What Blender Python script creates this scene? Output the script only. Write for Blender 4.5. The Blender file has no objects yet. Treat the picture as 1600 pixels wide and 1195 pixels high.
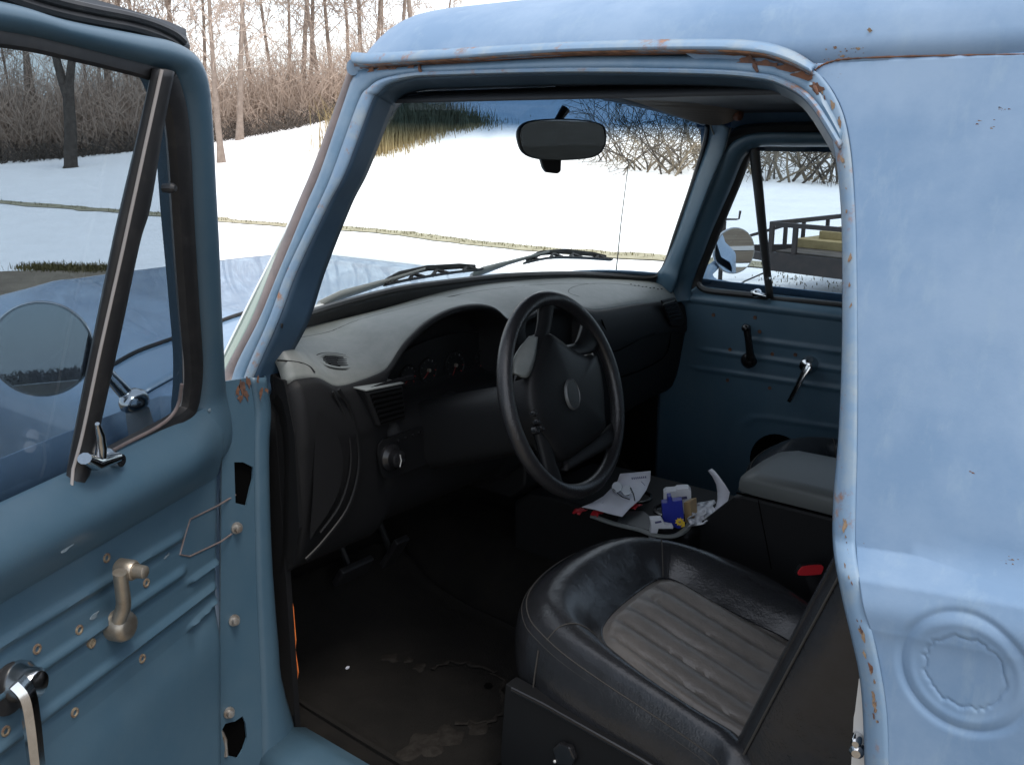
import bpy, math, random
from mathutils import Vector, Matrix, noise
from mathutils.geometry import tessellate_polygon
V = Vector
R = math.radians
random.seed(7)
scn = bpy.context.scene
col = scn.collection

# ------------------------------------------------------------------ camera
FPX = 1500.0
CAM = V((-.968, -1.346, 1.70))
YAW, PITCH = R(51), R(14.8)
FWD = V((math.sin(YAW) * math.cos(PITCH), math.cos(YAW) * math.cos(PITCH), -math.sin(PITCH)))
RGT = V((math.cos(YAW), -math.sin(YAW), 0))
UPV = RGT.cross(FWD)
cd = bpy.data.cameras.new("camera")
cam = bpy.data.objects.new("camera", cd)
col.objects.link(cam)
cam.matrix_world = Matrix(((RGT.x, UPV.x, -FWD.x, CAM.x), (RGT.y, UPV.y, -FWD.y, CAM.y), (RGT.z, UPV.z, -FWD.z, CAM.z), (0, 0, 0, 1)))
cd.sensor_width = 36
cd.lens = 36 * FPX / 1600
cd.clip_start = .02
cd.clip_end = 2000
scn.camera = cam

# ------------------------------------------------------------------ world, sun, exposure
SUN_AZ = R(-165)       # from +y towards +x
SUN_EL = R(68)
w = bpy.data.worlds.new("World")
scn.world = w
w.use_nodes = True
wn = w.node_tree
bg = wn.nodes["Background"]
sky = wn.nodes.new("ShaderNodeTexSky")
sky.sky_type = 'NISHITA'
sky.sun_disc = False
sky.sun_elevation = SUN_EL
sky.sun_rotation = SUN_AZ
sky.air_density = 1.0
sky.dust_density = 2.0
sky.ozone_density = 1.0
cloud = wn.nodes.new("ShaderNodeMix"); cloud.data_type = 'RGBA'          # thin white cloud cover over the whole sky
cloud.inputs["Factor"].default_value = .5
cloud.inputs["B"].default_value = (8.6, 8.8, 9.1, 1)
wn.links.new(sky.outputs[0], cloud.inputs["A"])
wn.links.new(cloud.outputs["Result"], bg.inputs[0])
bg.inputs[1].default_value = .15
sl = bpy.data.lights.new("sun", 'SUN')
sl.energy = 1.5
sl.angle = R(20)
sl.color = (1, .95, .88)
so = bpy.data.objects.new("sun", sl)
col.objects.link(so)
sd = V((math.sin(SUN_AZ) * math.cos(SUN_EL), math.cos(SUN_AZ) * math.cos(SUN_EL), math.sin(SUN_EL)))
so.rotation_euler = sd.to_track_quat('Z', 'Y').to_euler()
so.location = (0, 0, 30)
scn.view_settings.view_transform = 'Standard'
scn.view_settings.look = 'None'
scn.view_settings.gamma = 1
scn.view_settings.use_curve_mapping = False
scn.view_settings.exposure = 0.8
scn.cycles.max_bounces = 10
scn.cycles.transparent_max_bounces = 24
scn.cycles.diffuse_bounces = 5

# ------------------------------------------------------------------ measuring helpers: a photo pixel and a real surface give a point
def ray(x, y): return FWD + RGT * ((x - 800) / FPX) + UPV * ((597.5 - y) / FPX)
def on(q, ax, v):
    d = ray(*q); i = 'xyz'.index(ax)
    return CAM + d * ((v - CAM[i]) / d[i])
def hit(q, f, t0=.15, t1=30.):
    d = ray(*q); a = f(CAM + d * t0)
    lo = t0; n = 400; prev = t0
    for k in range(1, n + 1):
        t = t0 * (t1 / t0) ** (k / n)
        if (f(CAM + d * t) > 0) != (a > 0):
            lo, hi = prev, t
            for _ in range(40):
                m = (lo + hi) / 2
                if (f(CAM + d * m) > 0) != (a > 0): hi = m
                else: lo = m
            return CAM + d * hi
        prev = t
    return CAM + d * t1
def interp(x, xs, ys):
    if x <= xs[0]: return ys[0]
    for i in range(len(xs) - 1):
        if x <= xs[i + 1]:
            t = (x - xs[i]) / (xs[i + 1] - xs[i]); return ys[i] + (ys[i + 1] - ys[i]) * t
    return ys[-1]
def sstep(a, b, x):
    t = max(0, min(1, (x - a) / (b - a))); return t * t * (3 - 2 * t)
XC = .86
def S(z): return interp(z, [0, 1.05, 1.20, 1.247, 1.27, 1.80], [-.05, -.05, -.043, -.032, 0, .16])            # cab side, above the belt it leans in
def side(off=0): return lambda q: hit(q, lambda P: P.x - S(P.z) - off)
def pside(x0=1.63, lean=.28): return lambda q: hit(q, lambda P: P.x - (x0 - lean * max(0, P.z - 1.26)))
def plane(ax, v): return lambda q: on(q, ax, v)
def cr(pts, k=8, closed=False):
    P = [tuple(p) for p in pts]; n = len(P); out = []
    segs = n if closed else n - 1
    for i in range(segs):
        if closed: a, b, c, d = P[i - 1], P[i], P[(i + 1) % n], P[(i + 2) % n]
        else: a, b, c, d = P[max(i - 1, 0)], P[i], P[i + 1], P[min(i + 2, n - 1)]
        for j in range(k):
            t = j / k; t2 = t * t; t3 = t2 * t
            out.append(tuple(.5 * (2 * b[m] + (c[m] - a[m]) * t + (2 * a[m] - 5 * b[m] + 4 * c[m] - d[m]) * t2 + (3 * b[m] - a[m] - 3 * c[m] + d[m]) * t3) for m in range(len(b))))
    if not closed: out.append(P[-1])
    return out

# ------------------------------------------------------------------ materials
def N(nt, t, **kw):
    n = nt.nodes.new(t)
    for k, v in kw.items(): setattr(n, k, v)
    return n
def mat(name, c, rough=.5, metal=0., c2=None, var=(6., .4, .6), bump=None, bumps=None, rust=None, rustc=(.115, .058, .032), coat=0., spec=.5, sheen=0., grime=None):
    m = bpy.data.materials.new(name); m.use_nodes = True
    nt = m.node_tree; b = nt.nodes["Principled BSDF"]
    b.inputs["Base Color"].default_value = (*c, 1); b.inputs["Roughness"].default_value = rough
    b.inputs["Metallic"].default_value = metal; b.inputs["Coat Weight"].default_value = coat
    b.inputs["Specular IOR Level"].default_value = spec; b.inputs["Sheen Weight"].default_value = sheen
    tc = N(nt, "ShaderNodeTexCoord")
    out = None
    if c2:
        nz = N(nt, "ShaderNodeTexNoise"); nz.inputs["Scale"].default_value = var[0]; nz.inputs["Detail"].default_value = 8; nz.inputs["Roughness"].default_value = .65
        nt.links.new(tc.outputs["Object"], nz.inputs["Vector"])
        rp = N(nt, "ShaderNodeValToRGB"); rp.color_ramp.elements[0].position = var[1]; rp.color_ramp.elements[1].position = var[2]
        rp.color_ramp.elements[0].color = (*c, 1); rp.color_ramp.elements[1].color = (*c2, 1)
        nt.links.new(nz.outputs["Fac"], rp.inputs["Fac"]); out = rp.outputs["Color"]
    if grime:
        gc, gs, glo, ghi = grime
        mp_ = N(nt, "ShaderNodeMapping"); mp_.inputs["Scale"].default_value = gs
        nt.links.new(tc.outputs["Object"], mp_.inputs["Vector"])
        nz = N(nt, "ShaderNodeTexNoise"); nz.inputs["Scale"].default_value = 1.; nz.inputs["Detail"].default_value = 10; nz.inputs["Roughness"].default_value = .72
        nt.links.new(mp_.outputs["Vector"], nz.inputs["Vector"])
        mr_ = N(nt, "ShaderNodeMapRange"); mr_.inputs["From Min"].default_value = glo; mr_.inputs["From Max"].default_value = ghi; mr_.inputs["To Max"].default_value = .75
        nt.links.new(nz.outputs["Fac"], mr_.inputs["Value"])
        mx = N(nt, "ShaderNodeMix", data_type='RGBA'); nt.links.new(mr_.outputs["Result"], mx.inputs["Factor"]); nt.links.new(out, mx.inputs["A"]); mx.inputs["B"].default_value = (*gc, 1); out = mx.outputs["Result"]
    if rust:
        nz = N(nt, "ShaderNodeTexNoise"); nz.inputs["Scale"].default_value = rust[0]; nz.inputs["Detail"].default_value = 9; nz.inputs["Roughness"].default_value = .7
        nt.links.new(tc.outputs["Object"], nz.inputs["Vector"])
        rp = N(nt, "ShaderNodeValToRGB"); rp.color_ramp.elements[0].position = rust[1]; rp.color_ramp.elements[1].position = rust[2]
        rp.color_ramp.elements[0].color = (0, 0, 0, 1); rp.color_ramp.elements[1].color = (1, 1, 1, 1)
        nt.links.new(nz.outputs["Fac"], rp.inputs["Fac"])
        n3 = N(nt, "ShaderNodeTexNoise"); n3.inputs["Scale"].default_value = rust[0] * 4
        nt.links.new(tc.outputs["Object"], n3.inputs["Vector"])
        r3 = N(nt, "ShaderNodeValToRGB"); r3.color_ramp.elements[0].position = .35; r3.color_ramp.elements[1].position = .65
        r3.color_ramp.elements[0].color = (*rustc, 1); r3.color_ramp.elements[1].color = (rustc[0] * 2.2, rustc[1] * 2.2, rustc[2] * 2.2, 1)
        nt.links.new(n3.outputs["Fac"], r3.inputs["Fac"])
        mx = N(nt, "ShaderNodeMix", data_type='RGBA')
        nt.links.new(rp.outputs["Color"], mx.inputs["Factor"])
        if out: nt.links.new(out, mx.inputs["A"])
        else: mx.inputs["A"].default_value = (*c, 1)
        nt.links.new(r3.outputs["Color"], mx.inputs["B"]); out = mx.outputs["Result"]
        ma = N(nt, "ShaderNodeMapRange"); ma.inputs["To Min"].default_value = rough; ma.inputs["To Max"].default_value = .85
        nt.links.new(rp.outputs["Color"], ma.inputs["Value"]); nt.links.new(ma.outputs["Result"], b.inputs["Roughness"])
    if out: nt.links.new(out, b.inputs["Base Color"])
    nrm = None
    for bb in ([bump] if bump else []) + (bumps or []):
        nz = N(nt, "ShaderNodeTexNoise"); nz.inputs["Scale"].default_value = bb[0]; nz.inputs["Detail"].default_value = 5
        nt.links.new(tc.outputs["Object"], nz.inputs["Vector"])
        bp = N(nt, "ShaderNodeBump"); bp.inputs["Strength"].default_value = bb[1]; bp.inputs["Distance"].default_value = bb[2]
        nt.links.new(nz.outputs["Fac"], bp.inputs["Height"])
        if nrm: nt.links.new(nrm, bp.inputs["Normal"])
        nrm = bp.outputs["Normal"]
    if nrm: nt.links.new(nrm, b.inputs["Normal"])
    return m
def glass(name, tint, gloss=.06, band=None):
    m = bpy.data.materials.new(name); m.use_nodes = True
    nt = m.node_tree; nt.nodes.clear()
    o = N(nt, "ShaderNodeOutputMaterial"); t = N(nt, "ShaderNodeBsdfTransparent"); g = N(nt, "ShaderNodeBsdfGlossy")
    g.inputs["Roughness"].default_value = .02; g.inputs["Color"].default_value = (1, 1, 1, 1)
    t.inputs["Color"].default_value = (*tint, 1)
    fr = N(nt, "ShaderNodeLayerWeight"); fr.inputs["Blend"].default_value = .12
    mr = N(nt, "ShaderNodeMapRange"); mr.inputs["To Min"].default_value = gloss * .4; mr.inputs["To Max"].default_value = .55
    mr.clamp = True
    nt.links.new(fr.outputs["Facing"], mr.inputs["Value"])
    pw = N(nt, "ShaderNodeMath", operation='POWER'); pw.inputs[1].default_value = 3
    nt.links.new(fr.outputs["Facing"], pw.inputs[0]); nt.links.new(pw.outputs[0], mr.inputs["Value"])
    mx = N(nt, "ShaderNodeMixShader")
    nt.links.new(mr.outputs["Result"], mx.inputs["Fac"]); nt.links.new(t.outputs[0], mx.inputs[1]); nt.links.new(g.outputs[0], mx.inputs[2])
    nt.links.new(mx.outputs[0], o.inputs["Surface"])
    if band:   # tint band moulded in the top of the windshield
        tc = N(nt, "ShaderNodeTexCoord"); sp = N(nt, "ShaderNodeSeparateXYZ"); rp = N(nt, "ShaderNodeValToRGB")
        ma = N(nt, "ShaderNodeMapRange"); ma.inputs["From Min"].default_value = band[0]; ma.inputs["From Max"].default_value = band[1]
        nt.links.new(tc.outputs["Object"], sp.inputs[0])
        nz = N(nt, "ShaderNodeTexNoise"); nz.inputs["Scale"].default_value = 9
        nt.links.new(tc.outputs["Object"], nz.inputs["Vector"])
        ad = N(nt, "ShaderNodeMath", operation='MULTIPLY_ADD'); ad.inputs[1].default_value = .018
        nt.links.new(nz.outputs["Fac"], ad.inputs[0]); nt.links.new(sp.outputs["Z"], ad.inputs[2])
        nt.links.new(ad.outputs[0], ma.inputs["Value"]); nt.links.new(ma.outputs["Result"], rp.inputs["Fac"])
        rp.color_ramp.elements[0].color = (*tint, 1); rp.color_ramp.elements[1].color = (*band[2], 1)
        nt.links.new(rp.outputs["Color"], t.inputs["Color"])
    return m
PAINT = mat("faded_blue_paint", (.128, .208, .316), .55, c2=(.182, .262, .366), var=(5.5, .38, .62), rust=(9, .72, .80), grime=((.21, .29, .37), (34, 34, 9), .54, .78), bumps=[(3.5, .12, .02), (260, .05, .002)], spec=.4)
PAINTH = mat("hood_blue_paint", (.125, .21, .315), .40, c2=(.17, .255, .35), var=(5.5, .38, .62), coat=.5, bumps=[(2.0, .03, .01)])
PAINTE = mat("edge_blue_paint", (.14, .22, .315), .62, c2=(.215, .265, .30), var=(26, .45, .7), rust=(22, .56, .67))
PAINTR = mat("rusty_paint", (.19, .26, .33), .6, c2=(.11, .15, .19), var=(20, .4, .6), rust=(16, .40, .53))
PAINTI = mat("teal_blue_paint", (.041, .084, .122), .42, c2=(.056, .100, .136), var=(7, .35, .7), rust=(14, .72, .79), grime=((.055, .095, .125), (60, 60, 22), .56, .76), bumps=[(4, .10, .02), (300, .06, .002)])
PAINTJ = mat("jamb_blue_paint", (.085, .155, .23), .45, c2=(.13, .195, .26), var=(16, .4, .66), rust=(20, .64, .72))
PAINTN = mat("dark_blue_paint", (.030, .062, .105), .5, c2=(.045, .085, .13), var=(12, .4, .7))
RUST = mat("rust", (.135, .058, .03), .9, c2=(.05, .03, .025), var=(40, .35, .65), bump=(120, .5, .004))
RUBBER = mat("black_rubber", (.012, .012, .013), .5, c2=(.03, .028, .027), var=(30, .5, .8))
TRIM = mat("weathered_trim", (.10, .082, .08), .55, c2=(.17, .13, .12), var=(18, .4, .7))
BLACK = mat("black_plastic", (.0065, .0068, .0075), .5, spec=.25, bump=(500, .15, .001))
BLACKG = mat("black_gloss_plastic", (.009, .009, .010), .25)
DASH = mat("grey_skylit_vinyl", (.155, .168, .160), .55, c2=(.178, .188, .180), var=(40, .4, .6), bump=(420, .25, .0012))  # grey trim, and the dash top with its skylit paleness in the colour
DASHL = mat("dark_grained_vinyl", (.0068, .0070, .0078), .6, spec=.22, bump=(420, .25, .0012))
HOLE = mat("black_void", (.003, .003, .003), .9, spec=0.)
CHROME = mat("chrome", (.62, .63, .64), .16, metal=1., c2=(.5, .5, .5), var=(30, .4, .7))
OLDMET = mat("tarnished_metal", (.40, .36, .30), .42, metal=.85, c2=(.30, .26, .21), var=(40, .4, .65), bump=(200, .2, .002))
BOLT = mat("bolt_metal", (.34, .33, .31), .45, metal=.7, c2=(.2, .15, .11), var=(60, .4, .7))
LEATH = mat("black_leather", (.0165, .017, .0185), .25, c2=(.020, .021, .024), var=(20, .4, .7), bumps=[(9, .22, .02), (38, .08, .008), (260, .22, .002)])
LEATHG = mat("grey_leather", (.155, .138, .122), .38, c2=(.115, .104, .093), var=(14, .35, .7), bumps=[(12, .25, .02), (36, .2, .01), (300, .25, .002)])
STITCH = mat("tan_thread", (.040, .036, .031), .8)
CARPET = mat("dark_carpet", (.009, .0085, .008), .95, c2=(.014, .0125, .011), var=(14, .4, .7), bump=(500, .8, .004), spec=.1)
MATF = mat("worn_floor_mat", (.0078, .0072, .0064), .9, c2=(.0125, .011, .0096), var=(8, .4, .7), bumps=[(300, .7, .003), (9, .4, .02)], spec=.15)
DIRT = mat("dried_mud", (.022, .019, .016), .95, c2=(.012, .0105, .009), var=(22, .4, .62), bump=(60, .6, .006), spec=.1)
WHITEP = mat("white_card", (.62, .63, .66), .6)
PAPER = mat("paper", (.56, .57, .63), .7, c2=(.63, .64, .69), var=(8, .4, .6))
INK = mat("dark_ink", (.07, .07, .16), .7)
BLUEC = mat("blue_card", (.012, .022, .24), .4)
YELL = mat("yellow_print", (.75, .50, .04), .5)
TANC = mat("tan_print", (.34, .24, .12), .5)
REDP = mat("red_plastic", (.42, .016, .022), .4)
ORANGE = mat("orange_paint", (.60, .13, .025), .7, c2=(.75, .2, .04), var=(40, .4, .6))
VISOR = mat("grey_beige_vinyl", (.13, .115, .10), .7)
HEADL = mat("dark_headliner", (.022, .027, .034), .8)
MIRROR = mat("mirror_silver", (.86, .88, .89), .03, metal=1.)
MIRROR_OLD = mat("dim_mirror_silver", (.90, .91, .91), .004, metal=1.)
TAN_METAL = mat("painted_steel", (.50, .50, .49), .45, metal=.3)
GLASS = glass("side_glass", (.66, .72, .76), .10)
GLASSD = glass("tinted_door_glass", (.50, .555, .60), .10)
GLASSW = glass("windshield_glass", (.955, .975, .965), .04, band=(1.672, 1.722, (.20, .29, .39)))
PLASTG = mat("smoky_plastic", (.055, .06, .062), .3)

# ------------------------------------------------------------------ mesh helpers
class MB:
    def __init__(s): s.v = []; s.f = []
    def add(s, vs, fs):
        o = len(s.v); s.v += [V(p) for p in vs]; s.f += [tuple(i + o for i in f) for f in fs]; return s
    def grid(s, rows, cu=False, cv=False):
        m = len(rows); n = len(rows[0]); vs = [p for r in rows for p in r]; fs = []
        for i in range(m if cv else m - 1):
            for j in range(n if cu else n - 1):
                a = i * n + j; b = i * n + (j + 1) % n; c = ((i + 1) % m) * n + (j + 1) % n; d = ((i + 1) % m) * n + j
                fs.append((a, b, c, d))
        return s.add(vs, fs)
    def tube(s, path, r, n=8, closed=False, cap=True, flat=None):
        P = [V(p) for p in path]; m = len(P); rings = []; prevA = None
        for i in range(m):
            if closed: T = P[(i + 1) % m] - P[i - 1]
            else: T = P[min(i + 1, m - 1)] - P[max(i - 1, 0)]
            if T.length < 1e-9: T = V((0, 0, 1))
            T.normalize()
            if prevA is None:
                A = T.cross(V((0, 0, 1)));
                if A.length < .05: A = T.cross(V((0, 1, 0)))
            else: A = prevA - T * prevA.dot(T)
            if flat is not None:
                F_ = V(flat); A = F_ - T * F_.dot(T)
            A.normalize(); prevA = A; B = T.cross(A)
            rr = r[i] if isinstance(r, (list, tuple)) and len(r) == m else r
            ra, rb = rr if isinstance(rr, tuple) else (rr, rr)
            rings.append([P[i] + A * ra * math.cos(2 * math.pi * k / n) + B * rb * math.sin(2 * math.pi * k / n) for k in range(n)])
        o = len(s.v)
        s.grid(rings, cu=True, cv=closed)
        if cap and not closed:
            s.f.append(tuple(o + k for k in range(n))[::-1]); s.f.append(tuple(o + (m - 1) * n + k for k in range(n)))
        return s
    def prism(s, pts, vec, holes=()):
        vec = V(vec); loops = [[V(p) for p in pts]] + [[V(p) for p in h] for h in holes]
        tris = tessellate_polygon(loops); fl = [p for l in loops for p in l]; n = len(fl); o = len(s.v)
        s.v += fl + [p + vec for p in fl]
        for t in tris:
            s.f.append((o + t[0], o + t[1], o + t[2])); s.f.append((o + n + t[2], o + n + t[1], o + n + t[0]))
        k = 0
        for l in loops:
            L = len(l)
            for i in range(L):
                a = o + k + i; b = o + k + (i + 1) % L
                s.f.append((a, b, b + n, a + n))
            k += L
        return s
    def box(s, c, sx, sy, sz, M=None):
        vs = []
        for dx in (-1, 1):
            for dy in (-1, 1):
                for dz in (-1, 1):
                    p = V((dx * sx / 2, dy * sy / 2, dz * sz / 2))
                    if M is not None: p = M @ p
                    vs.append(V(c) + p)
        return s.add(vs, [(0, 1, 3, 2), (4, 6, 7, 5), (0, 4, 5, 1), (2, 3, 7, 6), (0, 2, 6, 4), (1, 5, 7, 3)])
    def beam(s, a, b, wa, wb, up=(0, 0, 1)):
        a = V(a); b = V(b); T = (b - a); L = T.length; T.normalize()
        X = T.cross(V(up)); X.normalize(); Y = X.cross(T)
        M = Matrix((X, T, Y)).transposed()
        return s.box((a + b) / 2, wa, L, wb, M)
    def lathe(s, o, ax, prof, n=24, cap=True, e=1.):
        ax = V(ax).normalized(); A = ax.cross(V((0, 0, 1)))
        if A.length < .1: A = ax.cross(V((0, 1, 0)))
        A.normalize(); B = ax.cross(A); o = V(o); k0 = len(s.v)
        s.grid([[o + ax * h + A * r * math.cos(2 * math.pi * k / n) + B * r * e * math.sin(2 * math.pi * k / n) for k in range(n)] for r, h in prof], cu=True)
        if cap:
            m = len(prof)
            s.f.append(tuple(k0 + k for k in range(n))); s.f.append(tuple(k0 + (m - 1) * n + k for k in range(n))[::-1])
        return s
    def band(s, A, B, fa, fb, k=8, m=5, bulge=0, out=(-1, 0, 0)):
        a = cr(A, k); b = cr(B, k); n = min(len(a), len(b)); out = V(out); rows = []
        for i in range(n):
            pa = fa(a[i]); pb = fb(b[i])
            rows.append([pa.lerp(pb, j / m) + out * bulge * math.sin(math.pi * j / m) for j in range(m + 1)])
        s.grid(rows); return rows
    def build(s, name, m, parent=None, smooth=35, solid=None, solid_off=0, bevel=None, sub=0, label=None, base=None):
        off = V((0, 0, 0)); p = parent
        while p is not None: off += p.location; p = p.parent
        if base is not None: off = V(base)
        me = bpy.data.meshes.new(name)
        me.from_pydata([tuple(q - off) for q in s.v], [], s.f); me.update()
        import bmesh
        bm = bmesh.new(); bm.from_mesh(me); bmesh.ops.remove_doubles(bm, verts=bm.verts, dist=1e-5); bmesh.ops.recalc_face_normals(bm, faces=bm.faces); bm.to_mesh(me); bm.free()
        me.materials.append(m)
        if smooth:
            for pl in me.polygons: pl.use_smooth = True
            me.set_sharp_from_angle(angle=R(smooth))
        o = bpy.data.objects.new(name, me); col.objects.link(o)
        if parent is not None: o.parent = parent
        elif base is not None: o.location = base
        if solid:
            d = o.modifiers.new("solid", 'SOLIDIFY'); d.thickness = solid; d.offset = solid_off
        if bevel:
            d = o.modifiers.new("bevel", 'BEVEL'); d.width = bevel; d.segments = 2; d.limit_method = 'ANGLE'; d.angle_limit = R(40)
        if sub:
            d = o.modifiers.new("sub", 'SUBSURF'); d.levels = sub; d.render_levels = sub
        if label: o['label'] = label
        return o
def tag(o, label=None, cat=None, group=None, kind=None):
    if label: o['label'] = label
    if cat: o['category'] = cat
    if group: o['group'] = group
    if kind: o['kind'] = kind
    return o
def empty(name, loc, label, cat, group=None):
    o = bpy.data.objects.new(name, None); col.objects.link(o); o.location = loc; o.empty_display_size = .2
    return tag(o, label, cat, group)
def ellipse(c, a, b, rx, ry, n=24, ph=0):
    return [V(c) + V(a) * rx * math.cos(2 * math.pi * k / n + ph) + V(b) * ry * math.sin(2 * math.pi * k / n + ph) for k in range(n)]
def copy_tree(o, parent=None):
    c = o.copy(); col.objects.link(c); c.parent = parent
    for ch in list(o.children): copy_tree(ch, c)
    return c

# ================================================================== THE TRUCK
truck = empty("pickup_truck", (XC, 0, 0), "faded blue old pickup truck with its driver door swung open on a black interior", "pickup truck")

# ---- roof
def roof_prof(a):   # a: 0..1 from rail to centre -> (dx from centre, z)
    pts = [(.706, 1.800), (.700, 1.811), (.690, 1.826), (.674, 1.843), (.650, 1.861), (.612, 1.879), (.54, 1.899), (.40, 1.915), (.2, 1.926), (0, 1.93)]
    c = cr(pts, 5); x = a * (len(c) - 1); i = min(int(x), len(c) - 2); t = x - i
    return c[i][0] + (c[i + 1][0] - c[i][0]) * t, c[i][1] + (c[i + 1][1] - c[i][1]) * t
def yfront(x): return .085 - .19 * min(1, abs((x - XC) / .706)) ** 2.6
rows = []
na = 36; nv = 40
for i in range(nv + 1):
    v = (i / nv) ** 1.6; row = []
    for j in range(-na, na + 1):
        dx, z = roof_prof(1 - abs(j) / na); x = XC + math.copysign(dx, j)
        yf = yfront(x); y = yf + (-1.47 - yf) * v
        d = yf - y
        zz = 1.797 + (z - 1.797) * (1 - math.exp(-(d + .006) / .032))
        dr = y + 1.47
        zz = 1.797 + (zz - 1.797) * (1 - math.exp(-(dr + .004) / .07))
        row.append(V((x, y, zz)))
    yy = row[0].y; d = sstep(-.70, -.76, yy)
    for p in row:
        if p.z < 1.84: p.x += math.copysign(.0057 * d * (1 - (p.z - 1.797) / .043), XC - p.x)
    row = [V((XC - .7065 - .0022 * d, yy, 1.797 - .0245 * d))] + row + [V((XC + .7065 + .0022 * d, yy, 1.797 - .0245 * d))]
    rows.append(row)
mb = MB().grid(rows)
roof = mb.build("roof", PAINT, truck, smooth=50, solid=.012, solid_off=-1)
# headliner above the seats
mb = MB().grid([[V((x, y, 1.772 - .03 * abs((x - XC) / .66) ** 4)) for x in [.21 + .065 * k for k in range(21)]] for y in [-1.44 + .1 * k for k in range(15)]])
mb.build("headliner", HEADL, truck, solid=.006)
# windshield visor lip, pale rolled end at the drip rail
mb = MB().tube([(x, yfront(x) + .004, 1.797) for x in [XC + .706 * math.sin(R(-90 + 4 * k)) for k in range(46)]], [(.011, .013)] * 46, n=10)
mb.build("roof_lip", PAINTE, roof)

rng0 = random.Random(9); rng = random.Random(3)
# ---- drip rail
top = [(552, 84), (575, 86), (600, 85), (690, 80), (890, 69), (1090, 65), (1180, 68), (1235, 82), (1274, 106)]
bot = [(553, 99), (575, 100), (600, 99), (690, 93), (890, 81), (1090, 78), (1180, 82), (1230, 95), (1268, 113)]
mb = MB(); mb.band(top, bot, side(-.004), side(-.017), k=8, m=4, bulge=.005)
mb.build("drip_rail", PAINTE, truck, solid=.006, solid_off=0)
mb = MB(); mb.band(bot, [(x + 2, y + 7) for x, y in bot], side(-.018), side(.006), k=8, m=3)
mb.build("rail_gutter", PAINTR, truck, solid=.003)
# rust line along the gutter, welded joints
mb = MB().tube([side(-.002)(q) for q in cr([(x + 2, y + 6) for x, y in bot], 6)], [.0008 + .0018 * rng0.random() for _ in range(49)], n=6)
mb.build("rust_line", RUST, truck)
mb = MB().tube([side(-.001)(q) for q in cr([(1272, 111), (1283, 103), (1298, 97), (1325, 92.5), (1400, 89), (1500, 87), (1605, 85)], 8)], [.0006 + .0011 * rng0.random() for _ in range(49)], n=6)
mb.build("body_seam", RUST, truck)

# ---- driver door opening: pillar and header, three layers
blue = [(356, 640), (369, 576), (407, 501), (441, 422), (481, 320), (503, 268), (539, 161), (553, 122), (572, 106), (640, 103), (690, 100), (890, 88), (1090, 87), (1185, 91), (1235, 101), (1286, 130), (1324, 200)]
bead1 = [(375, 622), (388, 576), (421, 501), (451, 422), (500, 320), (522, 268), (561, 161), (577, 139), (598, 125), (640, 116), (690, 113), (890, 108), (1090, 110), (1182, 116), (1228, 127), (1272, 156), (1316, 224)]
bead2 = [(385, 622), (402, 576), (435, 501), (465, 422), (513, 320), (540, 268), (580, 161), (592, 145), (610, 131), (645, 121), (690, 117.5), (890, 112.5), (1090, 115), (1180, 121), (1224, 132), (1268, 162), (1315, 234)]
navy = [(408, 640), (447, 567), (482, 501), (508, 422), (548, 320), (574, 268), (610, 178), (618, 163), (634, 148), (662, 140), (702, 137.5), (890, 132), (1090, 132.5), (1182, 138), (1222, 147), (1264, 176), (1316, 262)]
def rowband(A, B, oa, ob, name, m, bulge=0, k=6, mm=5, solid=.004, par=truck):
    mb = MB(); mb.band(A, B, side(oa), side(ob), k=k, m=mm, bulge=bulge)
    return mb.build(name, m, par, smooth=60, solid=solid)
pil = rowband(blue, bead1, 0.012, 0.0, "door_frame", PAINTJ, bulge=.010)
rowband(bead1, bead2, -.002, .0, "pinch_weld", PAINTE, bulge=.007, par=pil)
rowband(bead2, navy, .001, .075, "door_jamb_return", PAINTN, par=pil)
# dark gasket strip on the windshield side of the pillar
out_ = [(338, 640), (352, 583), (395, 501), (430, 410), (467, 320), (492, 262), (529, 165), (549, 110)]
inn_ = [(356, 640), (369, 580), (407, 503), (441, 424), (481, 322), (503, 268), (539, 163), (556, 112)]
mb = MB(); mb.band(out_, inn_, side(.03), side(.012), k=6, m=3, bulge=.008)
mb.build("pillar_gasket", TRIM, truck, smooth=60, solid=.006)
ge = [(338, 592), (346, 566), (386, 484), (421, 414), (457, 342), (482, 286), (508, 222)]
gi = [(346, 606), (356, 580), (396, 502), (431, 412), (468, 322), (490, 268), (512, 216)]
mb = MB(); mb.band(ge, gi, side(.05), side(.03), k=6, m=3)
mb.build("glass_edge", mat("green_glass_edge", (.17, .235, .19), .12), truck, smooth=60, solid=.004)
path = [side(.05)(q_) for q_ in cr(ge, 6)]
MB().tube(path, [(.0045, .004)] * len(path), n=8).build("bright_moulding", mat("bright_trim", (.75, .76, .76), .3, metal=.4), truck)
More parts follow.
